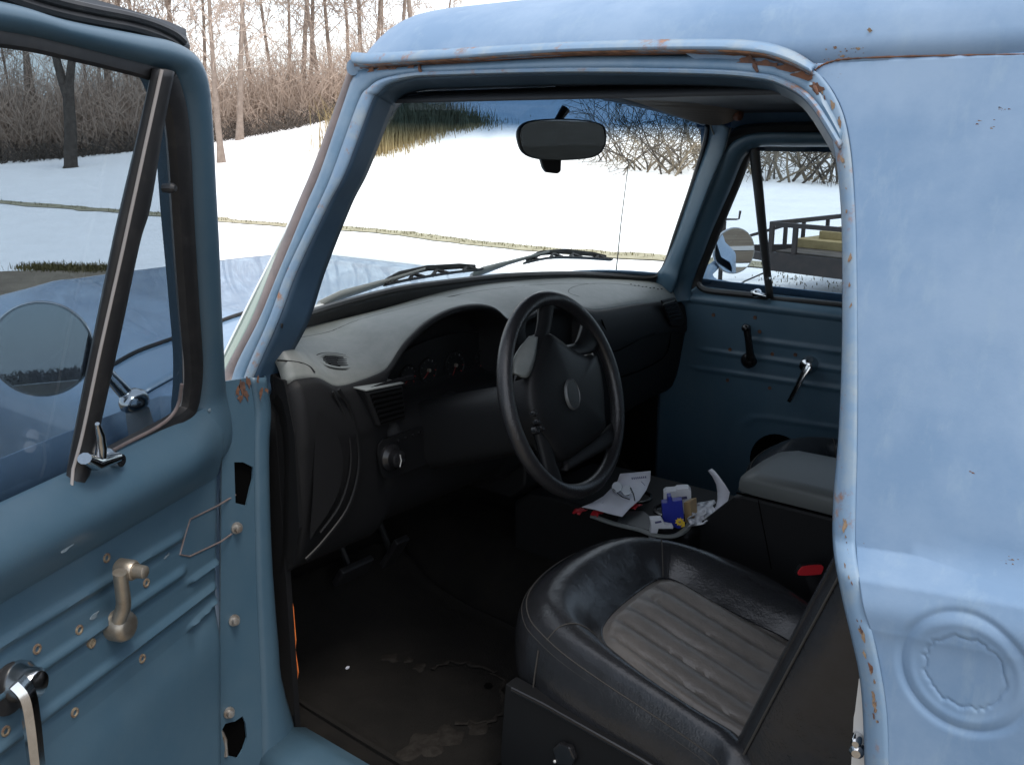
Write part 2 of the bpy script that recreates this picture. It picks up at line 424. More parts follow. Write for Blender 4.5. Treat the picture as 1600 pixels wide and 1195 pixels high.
# weld scars
for q in [(655, 100), (1178, 95), (1272, 130)]:
    mb = MB(); p = side(-.002)(q); p2 = side(-.006)((q[0] + 6, q[1] + 18)); mb.tube([p, p.lerp(p2, .5) + V((-.003, 0, 0)), p2], [.0018, .003, .0015], n=8)
    mb.build("weld_seam", RUST, pil)
for q_, r_, e_ in [((378, 606), .014, .45), ((386, 594), .010, .5), ((371, 612), .007, .6), ((394, 570), .008, .35), ((399, 558), .005, .4), ((382, 618), .008, .6), ((583, 112), .008, .8), ((600, 108), .012, .4), ((618, 109), .009, .4), ((646, 106), .007, .6), ((1168, 97), .012, .5), ((1200, 103), .015, .4), ((1230, 110), .014, .4), ((1256, 122), .013, .5), ((1278, 140), .008, .7)]:
    P_ = side(-.001)(q_) + V((-.004, 0, 0)); ph = rng.uniform(0, 6); ax_ = V((0, -.25, 1)) if q_[0] < 500 else V((0, 1, 0)); ax_.normalize(); B_ = V((-1, 0, 0)).cross(ax_)
    pts = [P_ + ax_ * (r_ * math.cos(a) * (1 + .3 * math.sin(3 * a + ph) + .2 * math.sin(7 * a))) + B_ * (r_ * e_ * math.sin(a) * (1 + .3 * math.sin(2 * a + ph) + .2 * math.sin(5 * a + ph))) for a in [2 * math.pi * k / 26 for k in range(26)]]
    MB().prism(pts, (-.0005, 0, 0)).build("rust_patch", RUST, pil, smooth=0)

# ---- rear opening flange
fo = [(1246, 104), (1280, 117), (1312, 165), (1328, 230), (1336, 330), (1339, 430), (1340, 560), (1339, 700), (1337, 800), (1338, 870), (1352, 940), (1366, 1000), (1378, 1060), (1386, 1120), (1389, 1200), (1390, 1330)]
fi = [(1238, 128), (1266, 148), (1295, 190), (1309, 250), (1317, 330), (1319, 430), (1318, 560), (1313, 680), (1305, 780), (1305, 855), (1318, 930), (1333, 995), (1345, 1050), (1351, 1110), (1354, 1200), (1356, 1330)]
mb = MB(); mb.band(fo, fi, side(-.0015), side(.009), k=8, m=6, bulge=.0045)
flange = mb.build("door_flange", PAINTE, truck, smooth=60, solid=.004)
RUSTL = mat("pale_rust", (.21, .15, .095), .85, c2=(.13, .075, .045), var=(90, .4, .6))
def blot(P, r, e, tilt, m, par, nrm=V((-1, 0, 0)), name="rust_spot", axis=None):
    T = (axis or V((0, 0, 1))).normalized(); B = nrm.cross(T).normalized(); ph = rng.uniform(0, 6); T2 = T * math.cos(tilt) + B * math.sin(tilt); B2 = nrm.cross(T2)
    pts = [P + T2 * (r * math.cos(a) * (1 + .35 * math.sin(3 * a + ph) + .18 * math.sin(7 * a + ph * 2))) + B2 * (r * e * math.sin(a) * (1 + .35 * math.sin(2 * a + ph) + .2 * math.sin(5 * a))) for a in [2 * math.pi * k / 26 for k in range(26)]]
    return MB().prism(pts, nrm * .0005).build(name, m, par, smooth=0)
mid = cr([((a[0] * .5 + b[0] * .5), (a[1] + b[1]) / 2) for a, b in zip(fo, fi)], 8)
for k in range(46):
    i_ = rng.choice(list(range(10, 44)) + list(range(66, 106)) * 2); q_ = mid[min(i_, len(mid) - 1)]; nx_ = mid[min(i_ + 1, len(mid) - 1)]
    if q_[1] > 1230: continue
    t_ = rng.uniform(-.3, .8); q_ = (q_[0] + 8 * t_, q_[1])
    P_ = side(.0035 - .0040)(q_); A_x = side(0)(nx_) - side(0)(mid[min(i_, len(mid) - 1)])
    blot(P_ + V((-.0036, 0, 0)), .0012 + .0045 * rng.random() ** 2, .35, rng.uniform(-.3, .3), RUSTL if rng.random() < .6 else RUST, flange, axis=A_x)
rowband([(x - 1, y) for x, y in fi], [(x + 12, y + 4) for x, y in fi], .010, .09, "pillar_return", PAINTN, solid=.003)

# ---- cab rear quarter
FOZ = [side(0)(q) for q in cr(fo, 4)]
def yedge(z):
    for a, b in zip(FOZ, FOZ[1:]):
        if a.z >= z >= b.z: t = (a.z - z) / max(1e-9, a.z - b.z); return a.y + (b.y - a.y) * t
    return FOZ[0].y if z > FOZ[0].z else FOZ[-1].y
RING = side(0)((1506, 1050)); RINGR = .061
rag = [rng.uniform(-1, 1) for _ in range(60)]
def quarter_x(y, z, ring=True):
    zc = 1.266 + .13 * max(0, -1.035 - y)
    x = S(z - (zc - 1.268)) if z < 1.5 else S(z)
    if z < 1.5: x += (S(z) - S(z - (zc - 1.268))) * sstep(zc + .03, 1.5, z) if z > zc + .03 else 0
    x -= .006 * math.exp(-((z - zc + .045) / .022) ** 2)
    if ring:
        d = math.hypot(y - RING.y, z - RING.z)
        if d < .1:
            a = (math.atan2(z - RING.z, y - RING.y) / (2 * math.pi) % 1) * 60; i = int(a) % 60; t = a - int(a)
            rr = .0375 + .0022 * (rag[i] * (1 - t) + rag[(i + 1) % 60] * t)
            x += .0016 * sstep(RINGR + .001, RINGR - .003, d) + .0025 * math.exp(-((d - RINGR) / .0034) ** 2)
            x += .0010 * sstep(rr + .0008, rr - .0008, d) + .0015 * math.exp(-((d - rr) / .0016) ** 2)
            x += -.0012 * math.exp(-((d - RINGR + .011) / .004) ** 2)
    x += .004 * noise.noise(V((y * 5, z * 5, 3)))
    return x
zs = [1.7735] + [1.770 - .493 * k / 34 for k in range(34)] + [1.277 - .0018 * k for k in range(128)]
zs += [zs[-1] - .03 * k for k in range(1, 20)]
ys = [.0018 * k for k in range(128)]; ys += [ys[-1] + .02 * k for k in range(1, 9)]
def quarter(mirror):
    rows = []
    for z in (zs if not mirror else zs[::4] + [zs[-1]]):
        ye = yedge(z); row = []
        for d in (ys if not mirror else ys[::4] + [ys[-1]]):
            y = ye + (-1.385 - ye) * (d / ys[-1]); row.append(V((quarter_x(y, z, not mirror), y, z)))
        x0 = row[-1].x
        for k in range(1, 9):
            a = R(90 * k / 8); row.append(V((x0 + .08 * (1 - math.cos(a)), -1.385 - .08 * math.sin(a), z)))
        for f in (.5, 1): row.append(V((x0 + .08 + (.30 - x0 - .08) * f, -1.465, z)))
        if mirror: row = [V((2 * XC - p.x, p.y, p.z)) for p in row]
        rows.append(row)
    return MB().grid(rows)
q = quarter(False).build("cab_corner_panel", PAINT, truck, smooth=60, solid=.003, solid_off=0)
mb = MB()
for cx_, cy_, sp_, n__ in [(1522, 735, 5, 3), (1545, 195, 12, 9), (1560, 170, 8, 8), (1488, 188, 2, 1), (1582, 873, 9, 8), (1312, 84, 16, 12), (1345, 76, 9, 5), (1358, 48, 4, 3), (1290, 96, 7, 8), (1300, 118, 6, 6), (1322, 205, 3, 3), (1540, 1168, 1, 1), (1428, 1168, 1, 1), (1350, 850, 5, 5)]:
    for _ in range(n__):
        mb = MB(); p = side(0)((cx_ + rng.gauss(0, sp_), cy_ + rng.gauss(0, sp_ * .5))); p.x = quarter_x(p.y, p.z) if p.z < 1.775 else p.x
        r_ = .0006 + .0022 * rng.random() ** 2.2; ph = rng.uniform(0, 6)
        pts = [p + V((-.0009, 0, 0)) + V((0, r_ * math.cos(a) * (1 + .4 * math.sin(2 * a + ph)), r_ * .6 * math.sin(a) * (1 + .4 * math.sin(3 * a + ph)))) for a in [2 * math.pi * k / 14 for k in range(14)]]
        mb.prism(pts, (-.0005, 0, 0)); mb.build("rust_spot", RUSTL if rng.random() < .7 else RUST, q, smooth=0)
quarter(True).build("far_corner_panel", PAINT, truck, smooth=60, solid=.003)
# back wall with rear window
mb = MB().prism([(.29, -1.45, .5), (1.43, -1.45, .5), (1.43, -1.45, 1.79), (.29, -1.45, 1.79)], (0, -.018, 0), holes=[[(.40, -1.45, 1.36), (1.32, -1.45, 1.36), (1.32, -1.45, 1.66), (.40, -1.45, 1.66)]])
mb.box((.25, -1.40, 1.1), .2, .02, 1.3); mb.box((1.47, -1.40, 1.1), .2, .02, 1.3)
mb.build("back_wall", PAINTN, truck, smooth=0)
MB().box((XC, -1.457, 1.51), .94, .005, .32).build("rear_window", GLASS, truck, smooth=0)

# ---- hinge post between door and footwell (rear face looks at the viewer) with hinge pockets
jl = [(350, 596), (346, 640), (347, 700), (346, 800), (345, 900), (344, 1000), (343, 1100), (342, 1320)]
jm = [(390, 590), (398, 640), (397, 700), (398, 800), (400, 900), (404, 1000), (408, 1100), (412, 1320)]
jr = [(412, 586), (420, 640), (416, 700), (418, 800), (424, 900), (433, 1000), (446, 1090), (520, 1320)]
Y0 = plane('y', .0)
pk1 = [(366, 722), (380, 722), (396, 730), (395, 748), (390, 768), (385, 790), (368, 786)]
pk2 = [(346, 1142), (352, 1130), (368, 1126), (379, 1118), (384, 1130), (386, 1152), (380, 1170), (372, 1184), (354, 1180)]
def P3(l, f): return [f(p) for p in l]
rl = cr(jl, 4); rm = cr(jm, 4)
mb = MB().prism(P3(rl + rm[::-1], Y0), (0, .004, 0), holes=[P3(pk1, Y0), P3(pk2, Y0)])
post = mb.build("hinge_post", PAINTI, truck, smooth=0)
mb = MB(); mb.band(jm, jr, Y0, plane('y', .03), k=4, m=6, bulge=.016, out=(.2, -1, 0))
mb.build("post_edge", PAINTI, post, smooth=60, solid=.003)
mb = MB()
for pk in (pk1, pk2):
    c = sum((Y0(p) for p in pk), V()) / len(pk)
    MB().box(c + V((.01, .030, 0)), .06, .045, .10).build("hinge_pocket", HOLE, post, smooth=0)
mb = MB()
for q_ in [(369, 824), (365, 968), (357, 1112)]:
    mb = MB(); p = Y0(q_); mb.lathe(p, (-.15, -1, 0), [(.0105, .0), (.0105, .004), (.0065, .0045), (.006, .012), (.0035, .0125)], n=12)
    mb.build("hinge_bolt", BOLT, post)
p = Y0((348, 1160))
MB().tube([p + V((.0, .01, .03)), p + V((.008, .005, 0)), p + V((.004, .0, -.03))], .004, n=8).build("hinge_arm", BOLT, post)
for q_, r_, e_ in [((378, 604), .012, .4), ((388, 597), .009, .5), ((371, 611), .008, .6), ((384, 616), .010, .35), ((396, 592), .006, .5), ((375, 622), .006, .7), ((401, 612), .010, .25), ((410, 608), .005, .5)]:
    blot(Y0(q_) + V((0, -.001 if q_[0] < 394 else -.012, 0)), r_, e_, rng.uniform(-.4, .4), RUST, post, nrm=V((0, -1, 0)), name="rust_patch")
for sx in (0, 1):
    wx = .06 if sx == 0 else 2 * XC - .06
    wv = MB().lathe((wx, 1.02, .36), (1, 0, 0), [(.19, -.10), (.33, -.10), (.36, -.07), (.36, .07), (.33, .10), (.19, .10)], n=40).build("wheel", RUBBER, truck)
    MB().lathe((wx, 1.02, .36), (1, 0, 0), [(.195, -.09), (.185, -.04), (.12, -.05), (.10, -.02), (.10, .02), (.12, .05), (.185, .04), (.195, .09)], n=32).build("rim", TAN_METAL, wv)
# rocker and sill
mb = MB()
sec = [(-.055, .40), (-.062, .50), (-.055, .552), (-.03, .572), (.02, .575), (.05, .562), (.075, .548)]
mb.grid([[V((x, y, z + .0)) for x, z in cr(sec, 3)] for y in [.02 - .1 * k for k in range(14)]])
mb.build("rocker_sill", PAINTI, truck, smooth=60, solid=.004)
mb = MB(); mb.grid([[V((2 * XC - x, y, z)) for x, z in cr(sec, 3)] for y in [.02 - .1 * k for k in range(14)]])
mb.build("far_sill", PAINTI, truck, smooth=60, solid=.004)

# ---- floor, toe board, firewall, kick panels
mb = MB()
prof = [(-1.45, .545), (-1.0, .545), (-.3, .548), (.10, .55), (.22, .575), (.48, .78), (.52, 1.0), (.52, 1.16)]
rows = []
for k in range(36):
    x = .06 + 1.60 * k / 35; hump = math.exp(-((x - XC) / .17) ** 4)
    rows.append([V((x, y, max(z, .545 + .14 * hump) if y > -1.2 else z)) for y, z in cr(prof, 5)])
mb.grid(rows); mb.build("cab_floor", CARPET, truck, smooth=60, solid=.006, solid_off=1)
kick = MB().prism([(.045, .02, .53), (.045, .53, .53), (.045, .53, 1.16), (.045, .25, 1.17), (.045, .02, 1.28)], (.012, 0, 0)).build("kick_panel", DASHL, truck, smooth=0)
MB().prism([(1.648, .10, .53), (1.648, .53, .53), (1.648, .53, 1.16), (1.648, .10, 1.26)], (.012, 0, 0)).build("far_kick_panel", BLACK, truck, smooth=0)
xk = plane('x', .044 + .0145)
op = [(453, 925), (458, 950), (462, 1000), (461, 1015), (466, 1050), (464, 1062), (459, 1082), (455, 1060), (455, 1030), (452, 1000), (454, 960)]
MB().prism([xk(p) for p in op], (.0015, 0, 0)).build("bare_orange_patch", ORANGE, kick, smooth=0)
# ---- cowl, hood, fenders
def zh(x, y):
    u = abs((x - XC) / .86)
    z = 1.268 - .006 * (y - .4) - .085 * u ** 3.5
    z -= .12 * sstep(1.50, 1.75, y) ** 1.6
    z += .006 * math.exp(-((abs(x - XC) - .45) / .05) ** 2)
    return z
def ws_y(x, z):
    k = (z - 1.318) / .472
    u = min(1.02, abs((x - XC) / (.835 - .13 * k))); b = .245 - .235 * u ** 5; t = .055 - .19 * u ** 2.6
    return b + (t - b) * k
rows = [[V((XC - .86 + 1.72 * i / 60, y, zh(XC - .86 + 1.72 * i / 60, y))) for i in range(61)] for y in [.40 + .035 * k for k in range(38)]]
hood = MB().grid(rows).build("hood", PAINTH, truck, smooth=60, solid=.006, solid_off=-1)
rows = []
for i in range(49):
    x = -.002 + 1.724 * i / 48; yb = ws_y(x, 1.30) + .005
    rows.append([V((x, yb + (.395 - yb) * t, (1.312 - .062 * abs((x - XC) / .86) ** 3) * (1 - t) + (zh(x, .4) - .004) * t - .012 * math.sin(math.pi * t))) for t in [k / 6 for k in range(7)]])
cowl = MB().grid(rows).build("cowl", PAINT, truck, smooth=60, solid=.005, solid_off=-1)
mb = MB()
for k in range(34):
    x = .25 + .0125 * k; yb = .30
    mb.beam((x, yb, 1.303), (x + .012, yb + .05, 1.297), .004, .002)
mb.build("cowl_grille", RUBBER, cowl, smooth=0)
for sx, nm in ((1, "front_fender"), (-1, "far_fender")):
    rows = []
    for y in [.025 + .04 * k for k in range(43)]:
        r_ = [(0.012, zh(XC - .86, max(y, .4)) - .003), (-.03, zh(0, max(y, .4)) - .006), (-.06, 1.15 - .05 * sstep(1.3, 1.75, y)), (-.078, 1.09 - .06 * sstep(1.3, 1.75, y)), (-.084, 1.0), (-.08, .8), (-.075, .6), (-.07, .5)]
        arch = max(0, 1 - ((y - 1.02) / .44) ** 2)
        zmin = .5 + .42 * math.sqrt(arch) if arch > 0 else .5
        pts = [(x, max(z, zmin)) for x, z in cr(r_, 4)]
        taper = .10 * sstep(1.2, 1.75, y) ** 2
        rows.append([V((XC + sx * (-XC + x + taper), y, z)) for x, z in pts])
    MB().grid(rows).build(nm, PAINTH, truck, smooth=60, solid=.004)
# hood shut line and windshield-washer hose seen as dark lines
gl = cr([(175, 571), (215, 549), (270, 529), (320, 511), (366, 494), (400, 484)], 6)
mb = MB().tube([hit(q_, lambda P: P.z - (zh(P.x, max(P.y, .4)) + .003)) for q_ in gl], .0052, n=6)
mb.build("hood_seam", RUBBER, hood)

# ---- windshield
ZB, ZT = 1.24, 1.790
rows = [[V((x, ws_y(x, z), z)) for x in [XC - (.835 - .13 * (z - ZB) / (ZT - ZB)) * math.cos(math.pi * k / 64) for k in range(65)]] for z in [ZB + (ZT - ZB) * j / 10 for j in range(11)]]
wsh = MB().grid(rows).build("windshield", GLASSW, truck, smooth=60, solid=.005)
wsf = lambda off=0: (lambda q: hit(q, lambda P: P.y - (ws_y(P.x, P.z) + off)))
# gasket: lower edge, passenger pillar, header
gk = [(455, 500), (478, 491), (520, 478), (560, 467), (600, 457), (640, 449), (726, 438), (797, 431), (892, 428), (960, 431), (1010, 434), (1030, 428), (1042, 408), (1056, 366), (1085, 280), (1103, 219), (1106, 196)]
gp = [wsf(-.012)(q_) for q_ in cr(gk, 6)]
MB().tube(gp, [(.011, .008)] * len(gp), n=8).build("windshield_gasket", RUBBER, wsh)
gk2 = [(605, 178), (622, 158), (645, 146), (702, 138), (797, 136), (864, 142), (940, 151), (1035, 172), (1101, 192)]
gp2 = [wsf(-.012)(q_) for q_ in cr(gk2, 6)]
MB().tube(gp2, [(.012, .008)] * len(gp2), n=8).build("header_gasket", PAINTN, wsh)
mb = MB(); mb.band([(440, 506), (478, 491), (520, 478), (560, 467), (600, 457), (640, 449), (726, 438), (797, 431), (892, 428), (960, 431), (1010, 434), (1034, 428)], [(440, 540), (478, 520), (520, 508), (560, 498), (600, 487), (640, 475), (726, 455), (797, 445), (892, 439), (960, 441), (1010, 445), (1040, 449)], wsf(-.013), wsf(-.026), k=5, m=3)
mb.build("gasket_apron", RUBBER, wsh, smooth=60, solid=.003)
# inner header from gasket up to headliner
mb = MB(); rows = []
for p in gp2:
    rows.append([p + V((0, -.01 - .02 * t, .0 + .05 * t)) for t in (0, .33, .66, 1)] + [p + V((0, -.10, .062)), p + V((0, -.2, .066))])
mb.grid(rows).build("windshield_header", PAINTN, truck, smooth=60, solid=.004)
# passenger pillar
pp = pside(1.66, .25)
a_ = [(1024, 448), (1030, 425), (1040, 410), (1058, 363), (1087, 278), (1106, 222), (1110, 190)]
b_ = [(1050, 458), (1057, 440), (1064, 415), (1079, 372), (1107, 296), (1131, 240), (1140, 200)]
rows = []
A3 = [wsf(-.022)(q_) for q_ in cr(a_, 6)]
def pillf(q):
    return hit(q, lambda P: P.y - (ws_y(1.5, P.z) - .10 - .2 * (P.x - 1.5)))
mb = MB(); aa = cr(a_, 6); bb = cr(b_, 6)
for i in range(len(aa)):
    pa = A3[i]; d = ray(*bb[i]); tpa = (pa - CAM).dot(FWD); pb = CAM + d * (tpa * .985)
    rows.append([pa.lerp(pb, t) + V((-.55, -.83, 0)) * .014 * math.sin(math.pi * t) for t in [j / 6 for j in range(7)]])
mb.grid(rows).build("passenger_pillar", PAINTI, truck, smooth=60, solid=.004)
# header over the passenger door
mb = MB(); rows = []
for y in [.02 - .09 * k for k in range(17)]:
    rows.append([V((1.44, y, 1.775)), V((1.50, y, 1.765)), V((1.54, y, 1.74)), V((1.555, y, 1.705)), V((1.575, y, 1.70)), V((1.588, y, 1.64))])
mb.grid(rows).build("passenger_header", PAINTN, truck, smooth=60, solid=.004)

# ---- wipers
def wiper(piv, elbow, tip, blade, nm):
    r_ = MB()
    f = wsf(.028); f2 = wsf(.035)
    p0 = wsf(.03)(piv); p1 = f2(elbow); p2 = f2(tip)
    r_.lathe(p0 + V((0, -.004, -.012)), (0, .35, 1), [(.017, -.03), (.018, .008), (.010, .016)], n=12)
    r_.tube([p0, p0.lerp(p1, .3) + V((0, 0, .006)), p1], [(.015, .006), (.014, .006), (.009, .004)], n=8, flat=(0, -.5, 1))
    r_.tube([p1, p1.lerp(p2, .5), p2], [(.008, .003), (.006, .003), (.004, .002)], n=6, flat=(0, -.5, 1))
    arm = r_.build(nm, TAN_METAL, truck, smooth=50)
    b_ = MB(); pts = [f(q_) for q_ in cr(blade, 5)]
    b_.tube(pts, [(.0035, .010)] * len(pts), n=6, flat=(0, .4, 1))
    m = len(pts) // 2
    for k in (.12, .32, .55, .78):
        i = int(k * len(pts)); j = min(len(pts) - 1, i + len(pts) // 8)
        b_.tube([pts[i], pts[i].lerp(pts[j], .5) + V((0, .012, .010)), pts[j]], .005, n=6)
    b_.tube([pts[1] + V((0, .006, .006)), pts[m // 2] + V((0, .014, .014)), pts[m] + V((0, .016, .017)), pts[-m // 2] + V((0, .012, .012)), pts[-2] + V((0, .006, .006))], [(.003, .008)] * 5, n=6)
    b_.build("wiper_blade", RUBBER, arm)
wiper((498, 478), (600, 441), (664, 420), [(602, 445), (640, 437), (700, 427), (752, 421)], "wiper")
wiper((736, 434), (790, 412), (858, 393), [(820, 411), (860, 403), (910, 403), (955, 406)], "wiper")
p = on((960, 430), 'x', 1.60)
d = ray(982, 255); top_ = CAM + d * (((p.x - CAM.x) + .01) / d.x)
MB().tube([p + V((0, 0, -.06)), p.lerp(top_, .5), top_], [.0022, .0017, .0013], n=6).build("antenna", RUBBER, truck)

# ================================================================== DRIVER DOOR, swung open 68 degrees on its front hinges
DA = R(68); H0 = V((-.08, .0, 0))
DE = V((-math.sin(DA), -math.cos(DA), 0)); DN = V((math.cos(DA), -math.sin(DA), 0))
def DT(z): return .30 * max(0, z - 1.27)
def D3(u, z, w=0): return H0 + DE * u + DN * (DT(z) + w) + V((0, 0, z))
def dpx(w=0): return lambda q: hit(q, lambda P: (P - H0).dot(DN) - (DT(P.z) + w))
def duz(q, w=0):
    P = dpx(w)(q); return (P - H0).dot(DE), P.z
# outlines in door coordinates (u along the door, z up): measured in view, carried on to the latch end
U1 = 1.03
fr_out_px = [(350, 716), (367, 682), (358, 630), (350, 575), (345, 487), (341, 380), (336, 290), (331, 200), (325, 132), (316, 100), (300, 81), (268, 66), (214, 55), (107, 34), (0, 4)]
fr_in_px = [(297, 700), (300, 670), (310, 640), (314, 567), (309, 470), (303, 380), (299, 320), (295, 241), (289, 170), (280, 138), (268, 116), (241, 107), (190, 94), (107, 72), (0, 51)]
fo_d = [duz(q_, .0) for q_ in fr_out_px] + [(.75, 1.818), (.90, 1.815), (.985, 1.79), (1.015, 1.73), (1.025, 1.6), (U1, 1.4), (U1, 1.235)]
fi_d = [duz(q_, .0) for q_ in fr_in_px] + [(.74, 1.792), (.87, 1.788), (.93, 1.77), (.955, 1.72), (.965, 1.6), (.97, 1.4), (.97, 1.235)]
mb = MB(); aa = cr(fo_d, 6); bb = cr(fi_d, 6); rows = []
for (ua, za), (ub, zb) in zip(aa, bb):
    row = []
    for j in range(9):
        t = j / 8; u = ua + (ub - ua) * t; z = za + (zb - za) * t
        row.append(D3(u, z, -.012 + .026 * math.sin(math.pi * (t * .86 + .07)) ** .7 - .03 * max(0, t - .75)))
    row = [D3(ua, za, -.05)] + row + [D3(ub, zb, -.05)]
    rows.append(row)
door = MB().grid(rows).build("driver_door", PAINTI, truck, smooth=55, solid=.003, solid_off=0)
tag(door, "door in teal blue swung wide open")
# inner panel with belt roll
NU = 74
def belt_w(z):
    t = (1.262 - z) / .125
    if t <= 0: return .004
    return .004 + .040 * math.sin(math.pi * min(1, t * 1.02)) ** 1.0 * (1 - .25 * t) if t < .98 else 0.0
ribs = [([(0, 1005), (60, 970), (172, 903), (280, 838)], .0062), ([(0, 1084), (47, 1056), (159, 979), (215, 944), (283, 893)], .0062), ([(69, 1115), (160, 1046), (250, 980), (332, 917)], .0062), ([(297, 906), (340, 876)], .004), ([(297, 977), (336, 938)], .004)]
ribs_uz = []
for pl, wd in ribs:
    l = [duz(q_) for q_ in pl]; ribs_uz.append((l[-1][0], l[0][0] if len(l) > 2 else l[0][0], sum(z for _, z in l) / len(l), (l[0][1] - l[-1][1]) / (l[0][0] - l[-1][0]), l[-1], wd, len(l) > 2))
zl = [1.262 - .004 * k for k in range(40)] + [1.10 - .0035 * k for k in range(1, 56)] + [.905 - .03 * k for k in range(1, 13)]
ue_ = [duz((347, y)) for y in (660, 700, 760, 830)] + [duz((345, y)) for y in (900, 1000, 1100, 1180)]
ue_.sort(key=lambda a: a[1])
def u0z(z): return interp(z, [b for a, b in ue_], [a for a, b in ue_])
rows = []
ul = [.0 + .008 * k for k in range(0, 70)] + [.572 + .023 * k for k in range(1, 21)]
for z in zl:
    row = []
    for u_ in ul:
        uz_ = u0z(z); u = uz_ + (U1 - uz_) * (u_ - ul[0]) / (ul[-1] - ul[0]); edge = sstep(uz_, uz_ + .02, u)
        wv = belt_w(z) * (.35 + .65 * sstep(.0, .14, u)) - .016 * (1 - edge)
        for ua, ub, zm, sl_, p0, wd, lng in ribs_uz:
            zr = p0[1] + sl_ * (u - p0[0])
            dd = (z - zr) / wd
            end = sstep(ua - .012, ua + .004, u) * (1 if lng else 1 - sstep(ub - .004, ub + .012, u))
            if abs(dd) < 4: wv += end * .0075 * math.exp(-dd * dd) - end * .003 * math.exp(-((z - zr + 2.1 * wd) / wd) ** 2)
        if z < .90: wv += .010 * sstep(.90, .86, z)
        row.append(D3(u, z, wv))
    rows.append(row)
panel = MB().grid(rows).build("door_panel", PAINTI, door, smooth=60, solid=.003, solid_off=0)
# hinge-side and outer skin of the door (outer skin painted like the body)
mb = MB(); mb.grid([[D3(u, z, w_) for u, w_ in ((u0z(z), -.014), (u0z(z) - .002, -.03), (u0z(z) - .004, -.09), (u0z(z) + .006, -.115), (.3, -.122), (.7, -.122), (1.01, -.115), (1.02, -.09), (U1, -.02))] for z in (1.262, 1.2, 1.1, .9, .7, .545)])
mb.build("outer_skin", PAINT, door, smooth=50, solid=.003)
# rubber round the windows
def dtube(px_, w_, rad, name, m, par, k=6, n=8, extra=(), uz=None):
    l = [duz(q_, w_) for q_ in px_] + list(extra)
    path = [D3(u, z, w_) for u, z in cr(l, k)]
    return MB().tube(path, [rad] * len(path), n=n).build(name, m, par)
vent_out = [(125, 742), (150, 728), (187, 707), (241, 679), (276, 658), (292, 640), (299, 610), (301, 567), (295, 487), (289, 400), (284, 320), (280, 241), (274, 180), (264, 140), (256, 122)]
dtube(vent_out, -.004, (.013, .018), "vent_rubber", RUBBER, door)
dtube([(124, 735), (187, 698), (241, 670), (266, 652), (279, 630), (284, 600)], .008, (.0025, .003), "rubber_bead", TRIM, door)
dtube([(-60, 838), (0, 806), (60, 782), (97, 764), (112, 757)], -.004, (.009, .014), "sill_rubber", RUBBER, door, extra=())
dtube([(268, 121), (241, 112), (190, 98), (107, 77), (0, 55)], -.004, (.006, .012), "channel_rubber", RUBBER, door, extra=[(.74, 1.787), (.87, 1.782), (.93, 1.765), (.95, 1.71), (.96, 1.6), (.965, 1.4), (.965, 1.24)])
# division bar with its light strip
L1 = [(238, 107), (217, 205), (191, 320), (177, 380), (145, 537), (112, 700), (98, 764)]
L2 = [(262, 112), (247, 190), (228, 320), (210, 380), (180, 524), (148, 665), (130, 750)]
mb = MB(); mb.band(L1, L2, dpx(.004), dpx(.004), k=5, m=4, bulge=.012, out=DN)
bar = mb.build("division_bar", RUBBER, door, smooth=60, solid=.012, solid_off=0)
dtube([(253, 109), (232, 205), (207, 320), (188, 407), (157, 545), (126, 690), (112, 758)], .018, (.0014, .0022), "bright_strip", mat("dull_strip", (.30, .275, .26), .45), bar)
# panes
mp = [(-90, 850), (97, 764), (112, 700), (145, 537), (177, 380), (191, 320), (238, 107), (107, 74), (0, 52)]
l = [duz(q_, -.012) for q_ in mp[1:]] + [(.74, 1.787), (.87, 1.782), (.94, 1.76), (.958, 1.6), (.965, 1.235)]
MB().prism([D3(u, z, -.012) for u, z in l], DN * .004).build("window_glass", GLASSD, door, smooth=0)
vp = [(262, 130), (258, 166), (228, 320), (210, 380), (180, 524), (148, 665), (130, 745), (187, 702), (241, 670), (270, 650), (283, 610), (280, 480), (270, 380), (266, 241)]
MB().prism([dpx(-.012)(q_) for q_ in vp], DN * .004).build("vent_glass", GLASSD, door, smooth=0)
# little stop on the vent frame
p = dpx(.004)((264, 294)); MB().lathe(p, DN, [(.006, -.008), (.007, .006), (.004, .010)], n=10).build("vent_pivot", RUBBER, door)
# vent latch in chrome
c = dpx(.020)((155, 718))
mb = MB()
mb.lathe(dpx(.0)((160, 716)), DN, [(.016, 0), (.015, .012), (.010, .020), (.009, .032)], n=16)
g = dpx(.035)
mb.tube([g((132, 716)), g((148, 724)), g((160, 720)), g((185, 714))], [(.010, .008), (.013, .010), (.012, .010), (.007, .007)], n=10)
mb.tube([g((157, 724)), dpx(.04)((159, 700)), dpx(.045)((157, 680)), dpx(.046)((152, 662))], [(.008, .006), (.007, .004), (.006, .0035), (.003, .003)], n=8)
mb.build("vent_latch", CHROME, door, smooth=60)
# inside door handle, upright, tarnished
mb = MB()
hb = dpx(.012)((183, 970)); 
mb.lathe(dpx(.0)((178, 975)), DN, [(.023, .0), (.023, .018), (.019, .026), (.012, .029)], n=22)
hp = [dpx(.030)((186, 968)), dpx(.040)((193, 945)), dpx(.048)((190, 915)), dpx(.052)((187, 894))]
mb.tube(cr([tuple(p) for p in hp], 4), [(.013 - .004 * k / 12, .010) for k in range(13)], n=10)
mb.lathe(dpx(.030)((183, 887)), DN, [(.010, .0), (.0145, .004), (.0145, .026), (.012, .030), (.010, .030), (.009, .046), (.006, .048)], n=18)
mb.build("door_handle", OLDMET, door, smooth=50)
